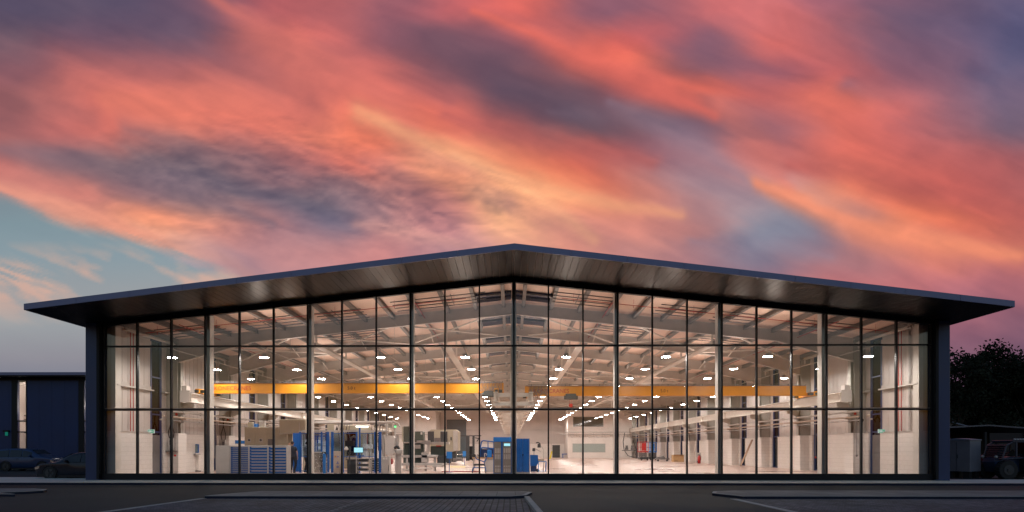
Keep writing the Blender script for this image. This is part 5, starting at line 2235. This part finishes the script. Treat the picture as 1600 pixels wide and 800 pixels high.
    q = MB()
    vs, fs = [], []
    for j in range(9):
        a = math.pi * .62 * j / 8
        for i in range(18):
            t = 2 * math.pi * i / 18
            back = .5 - .5 * math.sin(t)
            aa = a * (.62 + .38 * back)
            vs.append((.085 * math.sin(aa) * math.cos(t), .104 * math.sin(aa) * math.sin(t) - .006, .126 * math.cos(aa)))
    for j in range(8):
        for i in range(18):
            fs.append((j * 18 + i, (j + 1) * 18 + i, (j + 1) * 18 + (i + 1) % 18, j * 18 + (i + 1) % 18))
    q.add(vs, fs, True)
    hr = q.build('hair', mat('dark_hair', (.02, .012, .008), .7), root, (-.03 * s, .035 * s, 1.665 * s))
    hr.scale = (s, s, s)
    def loft(q, pts, n=14):
        """pts: (x, y, z, rx, ry) rings joined in order"""
        vs, fs = [], []
        for j, (x, y, z, rx, ry) in enumerate(pts):
            p0 = Vector(pts[max(0, j - 1)][:3])
            p1 = Vector(pts[min(len(pts) - 1, j + 1)][:3])
            d = (p1 - p0).normalized()
            a_ = Vector((1, 0, 0)) - d * d.x
            if a_.length < .3:
                a_ = Vector((0, 0, 1)) - d * d.z
            a_.normalize()
            b_ = d.cross(a_)
            for i in range(n):
                t = 2 * math.pi * i / n
                wob = 1 + .025 * math.sin(3 * t + j * 1.7)
                vs.append((Vector((x, y, z)) + a_ * math.cos(t) * rx * wob + b_ * math.sin(t) * ry * wob) * s)
        for j in range(len(pts) - 1):
            for i in range(n):
                fs.append((j * n + i, j * n + (i + 1) % n, (j + 1) * n + (i + 1) % n, (j + 1) * n + i))
        q.add(vs, fs, True)
        q.add(vs[:n], [tuple(range(n))])
        q.add(vs[-n:], [tuple(range(n - 1, -1, -1))])
    q = MB()
    loft(q, [(.01, 0, .90, .185, .135), (.01, 0, .98, .180, .132), (.0, 0, 1.10, .165, .125), (-.02, 0, 1.22, .190, .135), (-.03, 0, 1.33, .212, .138),
             (-.03, 0, 1.42, .205, .120), (-.03, 0, 1.47, .150, .095), (-.03, .005, 1.505, .075, .070)], 20)
    for sh, el in (('shL', 'elL'), ('shR', 'elR')):
        a0, a1 = Vector(V[sh][:3]), Vector(V[el][:3])
        i0 = a0 + Vector((.05 if sh == 'shL' else -.05, 0, .0))
        m1 = a0 * .75 + a1 * .25
        m2 = a0 * .35 + a1 * .65
        loft(q, [(*i0, .075, .080), (*a0, .074, .078), (*m1, .070, .072), (*m2, .066, .068)], 14)
    q.build('t_shirt', shirt, root)
    q = MB()
    loft(q, [(.01, 0, 1.0, .165, .118), (.01, 0, .93, .178, .128), (.01, 0, .86, .178, .130), (.01, 0, .80, .12, .10)], 18)
    for sd in 'LR':
        h_, k_, n_ = (Vector(V[c + sd][:3]) for c in ('hip', 'knee', 'ank'))
        loft(q, [(*(h_ + Vector((0, 0, .03))), .105, .115), (*(h_ * .6 + k_ * .4), .096, .105), (*(h_ * .15 + k_ * .85), .075, .08), (*(k_ * .8 + n_ * .2), .070, .075),
                 (*(k_ * .45 + n_ * .55), .068, .074), (*(n_ + Vector((0, 0, .0))), .058, .062)], 14)
    q.build('trousers', trou, root)
    for sd in 'LR':
        q = MB()
        ax, ay, az = V['ank' + sd][:3]
        q.rbox(ax * s - .05, ax * s + .05, ay * s - .09, ay * s + .20, 0, .10, .025)
        q.build('shoe', rubber, root)
    return root


worker = person()
second = dup(worker, (wx(479.5, 1.24), Y(1.24), FZ), R(-35), 'second person in dark clothing, mostly hidden behind a post of the glass front')


# ------------------------------------------------------------ neighbouring building on the left
kN = 1.62
yN = Y(kN)
zN = Z(583.5, kN, 60)
nb = thing('neighbour_unit', 'dark navy panelled unit with narrow lit slot windows beyond the cars at the left', 'building', (0, yN, 0))
wins = [(X(27, kN), X(40.5, kN)), (X(131.5, kN), X(143, kN)), (X(-80, kN), X(-66, kN)), (X(235, kN), X(247, kN))]
wins.sort()
e = [-62.]
for a, b in wins:
    e += [a, b]
e.append(-21.9)
for i in range(0, len(e), 2):
    mb = MB()
    mb.box(e[i], e[i + 1], 0, .25, 0, zN - .55)
    x = e[i] + 1.
    while x < e[i + 1] - .2:
        mb.box(x, x + .015, -.008, 0, 0, zN - .56)
        x += 1.
    mb.build('wall_panel', navy_dark, nb)
mb = MB()
mb.box(-62, -21.9, -.9, 9, zN - .22, zN)
rf = mb.build('roof', fascia_m, nb)
mb = MB()
mb.box(-62, -21.9, -.86, .0, zN - .32, zN - .225)
mb.build('soffit', soff, rf)
mb = MB()
mb.box(-62, -21.9, .02, .24, zN - .545, zN - .33)
mb.build('head_frame', black, nb)
for a, b in wins:
    mb = MB()
    zt_ = zN - .56
    for x0, x1 in ((a - .45, a), (b, b + .08)):
        mb.box(x0, x1, -.03, .0, 0, zt_)
    zz = [Z(675, kN, 30), Z(658, kN, 30)]
    for z in zz:
        mb.box(a, b, -.03, .1, z - .05, z + .05)
    mb.box(a, b, -.03, .1, 0, .2)
    wd = mb.build('slot_window', black, nb)
    mb = MB()
    mb.box(a, b, .03, .04, .2, zt_)
    mb.build('pane', glass, wd)
    # the lit bay behind the glass
    mb = MB()
    mb.box(a - 1.5, b + 1.5, 3.0, 3.2, 0, zt_)
    mb.box(a - 1.7, a - 1.5, .26, 3.2, 0, zt_)
    mb.box(b + 1.5, b + 1.7, .26, 3.2, 0, zt_)
    mb.box(a - 1.5, b + 1.5, .26, 3.0, zt_ - .1, zt_)
    mb.box(a - 1.5, b + 1.5, .26, 3.0, 0, .1)
    mb.build('room_wall', liner, wd)
    mb = MB()
    for z in zz[:1] + [zz[1] + .25, zz[1] + .55]:
        mb.cyl((a - 1.4, 2.7, z), (b + 1.4, 2.7, z), .05, 6)
    mb.build('room_pipe', mgrey, wd)
    mb = MB()
    mb.lathe([(.001, -.05), (.3, -.03), (.34, .02), (.001, .03)], ((a + b) / 2 + .25, 1.6, zt_ * .74), 12)
    mb.build('room_lamp', mat_emit('room_lamp', (1, .88, .76), 95) if 'room_lamp' not in MATS else MATS['room_lamp'], wd)
t = thing('wall_lantern', 'small dark wall lamp with a faint green glow on the far left navy wall', 'lamp', (X(11, kN), yN - .01, Z(675, kN, 11)))
mb = MB()
mb.rbox(-.22, .22, -.2, 0, 0, .14, .02)
mb.build('hood', black, t)
mb = MB()
mb.box(-.08, .08, -.12, -.02, -.28, -.001)
mb.build('glow', mat_emit('green_glow', (.02, .35, .25), .35, False), t)

# ------------------------------------------------------------ cars
def car(name, label, L, Wd, Hh, k, pxc, face, col, hatch, yoff=0.):
    """stations along x: front at +x; each is (x, hood or roof height, half width at belt, half width at top)"""
    root = thing(name, label, 'car', (X(pxc, k), Y(k) + yoff, RZ), 0 if face > 0 else math.pi, 'cars parked at the left')
    paint = mat('paint_' + name + str(face), col, .3, .3, .03, 1, coat=.25)
    hw2 = Wd / 2
    st = [(-.50, .46, .80, .80), (-.49, .60, .90, .86), (-.47, .93 if hatch else .68, .96, .80), (-.40, .97 if hatch else .72, .99, .78), (-.28, 1.0, 1., .76), (-.10, 1.0, 1., .75), (.02, .985, 1., .75),
          (.10, .93, 1., .76), (.19, .76, 1., .80), (.27, .65, .99, .86), (.38, .61, .97, .88), (.455, .55, .93, .86), (.49, .44, .85, .80), (.50, .36, .80, .78)]
    belt = .60
    vs, fs = [], []
    for x, zt, wb, wt in st:
        zt_ = zt * Hh
        zb = min(belt * Hh, zt_ - .02)
        ring = [(-wb * hw2 * .94, .20), (-wb * hw2, .38), (-wb * hw2, zb), (-wt * hw2, zt_ - .04), (-wt * hw2 * .8, zt_), (wt * hw2 * .8, zt_), (wt * hw2, zt_ - .04), (wb * hw2, zb), (wb * hw2, .38), (wb * hw2 * .94, .20)]
        vs += [(x * L, y, z) for y, z in ring]
    n = 10
    for i in range(len(st) - 1):
        for j in range(n):
            fs.append((i * n + j, (i + 1) * n + j, (i + 1) * n + (j + 1) % n, i * n + (j + 1) % n))
    fs.append(tuple(range(n)))
    fs.append(tuple((len(st) - 1) * n + j for j in range(n - 1, -1, -1)))
    q = MB()
    q.add(vs, fs, True)
    b = q.build('body', paint, root)
    b.modifiers.new('b', 'BEVEL').width = .03
    sb = b.modifiers.new('s', 'SUBSURF')
    sb.levels = sb.render_levels = 1
    # side glass
    for sg in (-1, 1):
        for a, b2 in (((-.43, -.26) if hatch else (-.33, -.22)), (-.245, -.045), (-.03, .12)):
            q = MB()
            def pt(fx, top):
                zt = np.interp(fx, [s_[0] for s_ in st], [s_[1] for s_ in st]) * Hh
                wt = np.interp(fx, [s_[0] for s_ in st], [s_[3] for s_ in st]) * hw2
                wb = hw2
                zb = belt * Hh
                if top:
                    zz = max(zt - .13, zb + .04)
                else:
                    zz = zb + .03
                f_ = (zz - zb) / max(.05, (zt - .04 - zb))
                return (fx * L, sg * (wb + (wt - wb) * f_ + .012), zz)
            v = [pt(a, 0), pt(b2, 0), pt(b2, 1), pt(a, 1)]
            v2 = [(x, y - sg * .03, z) for x, y, z in v]
            q.hexa(v2 + v) if sg > 0 else q.hexa([v2[3], v2[2], v2[1], v2[0], v[3], v[2], v[1], v[0]])
            q.build('side_window', mat('car_glass', (.02, .025, .03), .04), root)
        for fx in (-.12,):
            q = MB()
            q.rbox(fx * L - .08, fx * L + .08, sg * (hw2 + .0), sg * (hw2 + .03), belt * Hh - .12, belt * Hh - .09, .005)
            q.build('door_handle', paint, root)
        q = MB()
        q.rbox(.10 * L, .10 * L + .12, min(sg * (hw2 - .02), sg * (hw2 + .18)), max(sg * (hw2 - .02), sg * (hw2 + .18)), belt * Hh + .02, belt * Hh + .16, .03)
        q.build('wing_mirror', paint, root)
        q = MB()
        q.prism([(.44 * L, .40 * Hh), (.485 * L, .36 * Hh), (.49 * L, .44 * Hh), (.43 * L, .50 * Hh)], *sorted((sg * (hw2 * .62), sg * (hw2 * .93))))
        q.build('headlight', stainless, root)
        q = MB()
        q.prism([(-.497 * L, .48 * Hh), (-.46 * L, .48 * Hh), (-.46 * L, .56 * Hh), (-.49 * L, .57 * Hh)], *sorted((sg * (hw2 * .66), sg * (hw2 * .95))))
        q.build('tail_light', red_m, root)
    # screens
    for fa, fb in ((.105, .20), (-.475, -.455) if hatch else (-.36, -.46)):
        za = np.interp(fa, [s_[0] for s_ in st], [s_[1] for s_ in st]) * Hh
        zb_ = np.interp(fb, [s_[0] for s_ in st], [s_[1] for s_ in st]) * Hh
        q = MB()
        w1, w2 = hw2 * .66, hw2 * .74
        if fa < -.4:
            za, zb_ = .92 * Hh, .66 * Hh
            fa, fb = -.478, -.492
        d = .02
        q.hexa([(fa * L, -w1, za - d), (fb * L, -w2, zb_ - d), (fb * L, w2, zb_ - d), (fa * L, w1, za - d), (fa * L, -w1, za + d), (fb * L, -w2, zb_ + d), (fb * L, w2, zb_ + d), (fa * L, w1, za + d)])
        q.build('windscreen', MATS['car_glass'], root)
    for fx in (-.30, .31):
        for sg in (-1, 1):
            r = .335
            q = MB()
            q.cyl((fx * L, sg * (hw2 - .20), r), (fx * L, sg * (hw2 + .015), r), r, 20)
            w = q.build('wheel', rubber, root)
            q = MB()
            q.cyl((fx * L, sg * (hw2 + .015), r), (fx * L, sg * (hw2 + .02), r), r * .64, 16)
            for i in range(5):
                a = 2 * math.pi * i / 5
                q.bar((fx * L, sg * (hw2 + .026), r), (fx * L + r * .6 * math.cos(a), sg * (hw2 + .026), r + r * .6 * math.sin(a)), .02, .07, up=(0, 1, 0))
            q.build('rim', dgrey, w)
            q = MB()
            q.lathe([(r + .07, 0), (r + .075, .01)], n=20)
            if sg < 0 or True:
                arch = MB()
                pts = [(fx * L + (r + .05) * math.cos(a), sg * (hw2 + .006), r + (r + .05) * math.sin(a)) for a in np.linspace(0, math.pi, 12)]
                arch.tube(pts, .022, 5)
                arch.build('wheel_arch', rubber, root)
    q = MB()
    q.rbox(-.47 * L, .47 * L, -hw2 * .93, hw2 * .93, .14, .32, .03)
    q.build('sill', rubber, root)
    q = MB()
    q.box(.485 * L, .502 * L, -.35, .35, .26, .42)
    q.build('grille', black, root)
    return root


car('hatchback_car', 'blue tinted crossover car parked facing right beside the navy wall', 4.25, 1.8, 1.62, 1.50, 50.5, 1, (.018, .045, .12), True)
car('saloon_car', 'almost black low car facing left, half hidden behind the corner pier', 4.5, 1.8, 1.42, 1.055, 120, -1, (.008, .010, .022), False, .9)
mb = MB()
random.seed(3)
for i in range(260):
    px = random.uniform(-30, 40)
    x, y = X(px, 1.6), Y(1.6) + random.uniform(-.5, .3)
    h = random.uniform(.1, .35)
    a = random.uniform(0, 6.28)
    dx, dy = .03 * math.cos(a), .03 * math.sin(a)
    mb.add([(x - dx, y - dy, RZ), (x + dx, y + dy, RZ), (x + random.uniform(-.1, .1), y, RZ + h)], [(0, 1, 2)])
tag(mb.build('grass', mat('night_grass', (.06, .08, .025), .8)), 'thin weeds at the foot of the navy wall', 'grass', None, 'stuff')

# ------------------------------------------------------------ right side yard
k = 1.12
t = thing('storage_box', 'pale grey metal storage box on feet with a shallow pitched lid beside the right pier', 'container', (X(1516, k), Y(k), RZ), R(-58))
zt_ = Z(688, k, 1500) - RZ
zb_ = Z(737, k, 1500) - RZ
bwid, bdep = 1.28, 1.15
mb = MB()
mb.rbox(-bwid, 0, 0, bdep, zb_, zt_, .01)
mb.build('body', mat('box_grey', (.22, .22, .25), .5, .1, .12, 1.5), t)
mb = MB()
mb.prism([(-bwid - .04, zt_ + .003), (.04, zt_ + .003), (.04, zt_ + .05), (-bwid / 2, zt_ + .12), (-bwid - .04, zt_ + .05)], -.04, bdep + .04)
mb.build('lid', mat('box_lid', (.24, .26, .32), .5), t)
for x in (-bwid + .05, -.40):
    for y in (.05, bdep - .35):
        mb = MB()
        mb.box(x, x + .34, y, y + .3, 0, zb_ - .001)
        mb.build('foot', rubber, t)
mb = MB()
mb.box(-bwid * .52, -bwid * .52 + .015, -.012, -.003, zb_ + .08, zt_ - .08)
mb.box(-bwid * .48, -bwid * .48 + .03, -.03, -.003, zb_ + .7, zb_ + .9)
mb.build('door_seam', dgrey, t)

kS = 1.95
t = thing('open_shed', 'long dark open shed with a thin pale roof edge behind the tractor', 'shed', (0, Y(kS), 0))
xs0, xs1, xs2 = X(1470, kS), X(1545, kS), X(1680, kS)
z0_, z1_, z2_ = Z(667.5, kS, 1480), Z(663.5, kS, 1545), Z(673, kS, 1680)
mb = MB()
for a, b, za, zb in ((xs0, xs1, z0_, z1_), (xs1, xs2, z1_, z2_)):
    mb.hexa([(a, 0, za - .12), (b, 0, zb - .12), (b, 8, zb - .12), (a, 8, za - .12), (a, 0, za), (b, 0, zb), (b, 8, zb), (a, 8, za)])
mb.build('roof', mat('shed_roof', (.16, .15, .16), .5, .2), t)
mb = MB()
mb.box(xs0, xs2, 7.7, 7.95, RZ, z1_ - .2)
mb.build('back_wall', mat('shed_boards', (.03, .022, .02), .7), t)
mb = MB()
mb.box(xs0, xs0 + .2, 0.2, 7.7, RZ, z0_ - .13)
mb.build('side_wall', MATS['shed_boards'], t)
mb = MB()
mb.box(xs1 + .3, xs2, .3, .45, 1.2, z2_ - .2)
mb.build('front_screen', MATS['shed_boards'], t)
for x in (xs0 + .1, xs1 - .3, xs1 + 3.4, xs2 - .3):
    mb = MB()
    mb.box(x, x + .18, .05, .25, RZ, min(z0_, z2_) - .1)
    mb.build('post', rubber, t)
kH = 2.6
t = thing('house', 'low house gable with a pale verge showing behind the shed beside the right pier', 'house', (X(1470, kH), Y(kH), 0))
zp = Z(651, kH, 1480)
ze = Z(667, kH, 1500)
mb = MB()
mb.box(-6, 4.4, .3, 8, RZ, ze - .1)
mb.prism([(-6, ze - .1), (4.4, ze - .1), (-.8, zp - .1)], .3, .5)
mb.build('wall', mat('house_wall', (.16, .14, .13), .8), t)
mb = MB()
for a, b, za, zb in ((-6.6, -.8, ze - .3, zp), (-.8, 4.8, zp, ze - .25)):
    mb.hexa([(a, 0, za - .15), (b, 0, zb - .15), (b, 8.2, zb - .15), (a, 8.2, za - .15), (a, 0, za), (b, 0, zb), (b, 8.2, zb), (a, 8.2, za)])
mb.build('roof', mat('house_roof', (.20, .21, .26), .6), t)

# tractor
k = 1.10
t = thing('tractor', 'dark tractor with a caged cab and big tyres at the right edge', 'tractor', (X(1590, k), Y(k) + .8, RZ))
def hx(px):
    return X(px, k) - X(1590, k)
def zk(py):
    return Z(py, k, 1590) - RZ
mb = MB()
mb.prism([(hx(1561), zk(722)), (hx(1563), zk(716)), (hx(1585), zk(714)), (hx(1640), zk(712)), (hx(1640), zk(738)), (hx(1566), zk(738))], -.45, .45)
mb.build('body', mat('tractor_blue', (.03, .05, .11), .35, .2, .1, 2), t)
mb = MB()
c0 = [(hx(1568), zk(717)), (hx(1575), zk(696)), (hx(1585), zk(690.5)), (hx(1640), zk(690.5)), (hx(1640), zk(714))]
for y in (-.72, .72):
    pts = [(x, y, z) for x, z in c0]
    mb.tube(pts + [pts[0]], .04, 6)
    mb.bar((hx(1590), y, zk(714)), (hx(1590), y, zk(690.5)), .07)
    mb.bar((hx(1612), y, zk(714)), (hx(1612), y, zk(690.5)), .07)
for x, z in c0[:4]:
    mb.cyl((x, -.72, z), (x, .72, z), .04, 6)
for i in range(7):
    x0, z0 = c0[0]
    x1, z1 = c0[1]
    f = i / 6.
    mb.cyl((x0 + (x1 - x0) * f, -.72, z0 + (z1 - z0) * f), (x0 + (x1 - x0) * f, .72, z0 + (z1 - z0) * f), .015, 5)
mb.rbox(hx(1583), hx(1642), -.8, .8, zk(690), zk(687.5), .02)
mb.build('cab_frame', mat('cab_paint', (.05, .06, .09), .35), t)
mb = MB()
mb.hexa([(hx(1569), -.70, zk(716.5)), (hx(1569) + .02, -.70, zk(716.5)), (hx(1569) + .02, .70, zk(716.5)), (hx(1569), .70, zk(716.5)),
         (hx(1575), -.70, zk(696)), (hx(1575) + .02, -.70, zk(696)), (hx(1575) + .02, .70, zk(696)), (hx(1575), .70, zk(696))])
mb.box(hx(1592), hx(1611), -.71, -.70, zk(713), zk(692))
mb.build('cab_glass', glass_d, t)
for px, r in ((1574, .47), (1622, .75)):
    for sg in (-1, 1):
        mb = MB()
        xc = hx(px)
        mb.cyl((xc, sg * .55, r), (xc, sg * .92, r), r, 26)
        for i in range(20):
            a = 2 * math.pi * i / 20
            mb.bar((xc + r * math.cos(a), sg * .56, r + r * math.sin(a)), (xc + r * math.cos(a + .12), sg * .92, r + r * math.sin(a + .12)), .05, .05)
        w_ = mb.build('wheel', rubber, t)
        mb = MB()
        mb.cyl((xc, sg * .921, r), (xc, sg * .94, r), r * .55, 18)
        mb.cyl((xc, sg * .94, r), (xc, sg * .98, r), r * .2, 10)
        mb.build('rim', dgrey, w_)
for i, px in enumerate((1586, 1590.5, 1595, 1599)):
    mb = MB()
    mb.rbox(hx(px) - .06, hx(px) + .06, -.84, -.74, zk(687.3), zk(685.3), .02)
    mb.build('work_lamp', lgrey, t)
for y in (-.5, .5):
    mb = MB()
    mb.lathe([(.001, -.07), (.07, -.05), (.08, 0), (.07, .05), (.001, .07)], (hx(1563), y, zk(714)), 12)
    mb.build('headlight', lgrey, t)
k = 1.16
t = thing('farm_implement', 'dark farm implement with a red frame between the storage box and the tractor', 'implement', (X(1545, k), Y(k) + 1.2, RZ))
def hx2(px):
    return X(px, k) - X(1545, k)
def zk2(py):
    return Z(py, k, 1545) - RZ
mb = MB()
mb.rbox(hx2(1546), hx2(1562), -.3, .5, zk2(722), zk2(711), .04)
mb.box(hx2(1540), hx2(1560), -.4, -.3, zk2(728), zk2(724))
mb.bar((hx2(1535), 0, zk2(730)), (hx2(1560), 0, zk2(712)), .1)
mb.build('red_frame', mat('implement_red', (.16, .012, .015), .4), t)
mb = MB()
mb.cyl((hx2(1543), -.4, zk2(734)), (hx2(1543), -.15, zk2(734)), .33, 16)
mb.cyl((hx2(1552), -.5, zk2(734)), (hx2(1552), -.3, zk2(734)), .30, 16)
for i in range(9):
    a = random.uniform(0, 1)
    mb.bar((hx2(1531 + 14 * a), random.uniform(-.4, .4), zk2(742)), (hx2(1533 + 12 * random.random()), random.uniform(-.4, .4), zk2(702 + 14 * random.random())), .07)
mb.rbox(hx2(1532), hx2(1545), -.2, .4, zk2(726), zk2(712), .05)
mb.build('working_parts', rubber, t)
mb = MB()
mb.rbox(hx2(1531.5), hx2(1536.5), -.3, 0, zk2(706), zk2(701.5), .02)
mb.build('blue_tank', mat('tank_blue', (.08, .2, .45), .4), t)
t = thing('tow_trailer', 'low dark flat trailer deck beneath and behind the storage box', 'trailer', (X(1512, 1.3), Y(1.3) + .5, RZ))
mb = MB()
mb.box(-1.6, 2.2, 0, 1.8, .45, .6)
mb.build('deck', rubber, t)
for x in (-1.0, 1.4):
    mb = MB()
    mb.cyl((x, -.05, .3), (x, .15, .3), .3, 16)
    mb.build('wheel', rubber, t)

# ------------------------------------------------------------ trees
leaf_m = mat('night_foliage', (.020, .024, .013), .8, 0, .35, .4, spec=.15)
bark_m = mat('bark', (.06, .045, .03), .85, 0, .2, 3)


def tree(label, x, y, h, r, seed, n=5200, group='trees behind the yard'):
    rs = random.Random(seed)
    t = thing('broadleaf_tree', label, 'tree', (x, y, RZ), 0, group)
    q = MB()
    q.cyl((0, 0, 0), (.1, 0, h * .35), .30, 10, .22)
    tips = []
    for i in range(9):
        a = i * 2.4 + rs.random()
        z0 = h * (.25 + .3 * rs.random())
        el = rs.uniform(.4, 1.2)
        L_ = r * rs.uniform(.55, .95)
        p = (0.08, 0, z0)
        e_ = (L_ * math.cos(a) * math.cos(el), L_ * math.sin(a) * math.cos(el), z0 + L_ * math.sin(el) + .1 * h)
        q.cyl(p, e_, .13, 6, .04)
        tips.append(e_)
    q.cyl((.1, 0, h * .35), (.2, .1, h * .8), .2, 8, .04)
    q.build('trunk', bark_m, t)
    q = MB()
    blobs = []
    for i in range(46):
        while True:
            u, v, w = rs.uniform(-1, 1), rs.uniform(-1, 1), rs.uniform(-1, 1)
            d = u * u + v * v + w * w
            if .25 < d < 1:
                break
        zc = h * .58 + w * h * .40
        sc = 1 - .28 * max(0, w)
        blobs.append((u * r * sc, v * r * sc, zc, r * rs.uniform(.16, .34)))
    for e_ in tips:
        blobs.append((*e_, r * .3))
    for i in range(n):
        bx_, by_, bz_, br_ = blobs[i % len(blobs)]
        a, b = rs.uniform(0, 2 * math.pi), math.acos(rs.uniform(-1, 1))
        rr = br_ * rs.uniform(.45, 1.15)
        c = Vector((bx_ + rr * math.sin(b) * math.cos(a), by_ + rr * math.sin(b) * math.sin(a), bz_ + rr * math.cos(b) * .8))
        if c.z < h * .10:
            continue
        s_ = rs.uniform(.12, .28)
        d1 = Vector((rs.uniform(-1, 1), rs.uniform(-1, 1), rs.uniform(-1, 1))).normalized() * s_
        d2 = d1.cross(Vector((rs.uniform(-1, 1), rs.uniform(-1, 1), rs.uniform(-1, 1)))).normalized() * s_ * .6
        q.add([c - d1, c + d2, c + d1, c - d2], [(0, 1, 2, 3)])
    q.build('crown', leaf_m, t)


def tz(py, kk, px):
    return Z(py, kk, px) - RZ


for (px, ptop, kk, rr, sd, lab) in ((1499, 541, 2.7, 5.9, 1, 'dark tree with a domed crown closest to the right pier'),
                                    (1550, 538, 2.9, 6.2, 2, 'dark tree with a twiggy top in the middle of the right hand trees'),
                                    (1604, 545, 2.7, 5.4, 3, 'dark broad tree cut by the right edge of the picture'),
                                    (1660, 550, 2.8, 5.6, 8, 'dark tree beyond the right edge group')):
    tree(lab, X(px, kk), Y(kk), tz(ptop, kk, px), rr, sd, 13000)
for (px, ptop, kk, rr, sd, lab) in ((1488, 600, 3.1, 4.4, 4, 'lower dark tree seen in the gap beside the right pier'),
                                    (1532, 590, 3.3, 6.0, 5, 'lower dark tree between the two taller crowns'),
                                    (1585, 585, 3.3, 6.0, 6, 'lower dark tree behind the tractor')):
    tree(lab, X(px, kk), Y(kk), tz(ptop, kk, px), rr, sd, 9000)
mb = MB()
random.seed(5)
for i in range(9000):
    px = random.uniform(1470, 1760)
    kk = 2.35 + random.uniform(0, .5)
    x, y = X(px, kk), Y(kk)
    z = random.uniform(0, 4.2 + .8 * math.sin(px / 9.))
    c = Vector((x, y, z))
    d1 = Vector((random.uniform(-1, 1), random.uniform(-1, 1), random.uniform(-1, 1))).normalized() * .22
    d2 = d1.cross(Vector((random.uniform(-1, 1), random.uniform(-1, 1), 1))).normalized() * .14
    mb.add([c - d1, c + d2, c + d1, c - d2], [(0, 1, 2, 3)])
tag(mb.build('hedge', leaf_m), 'dark undergrowth filling the ground below the right hand trees', 'hedge', None, 'stuff')
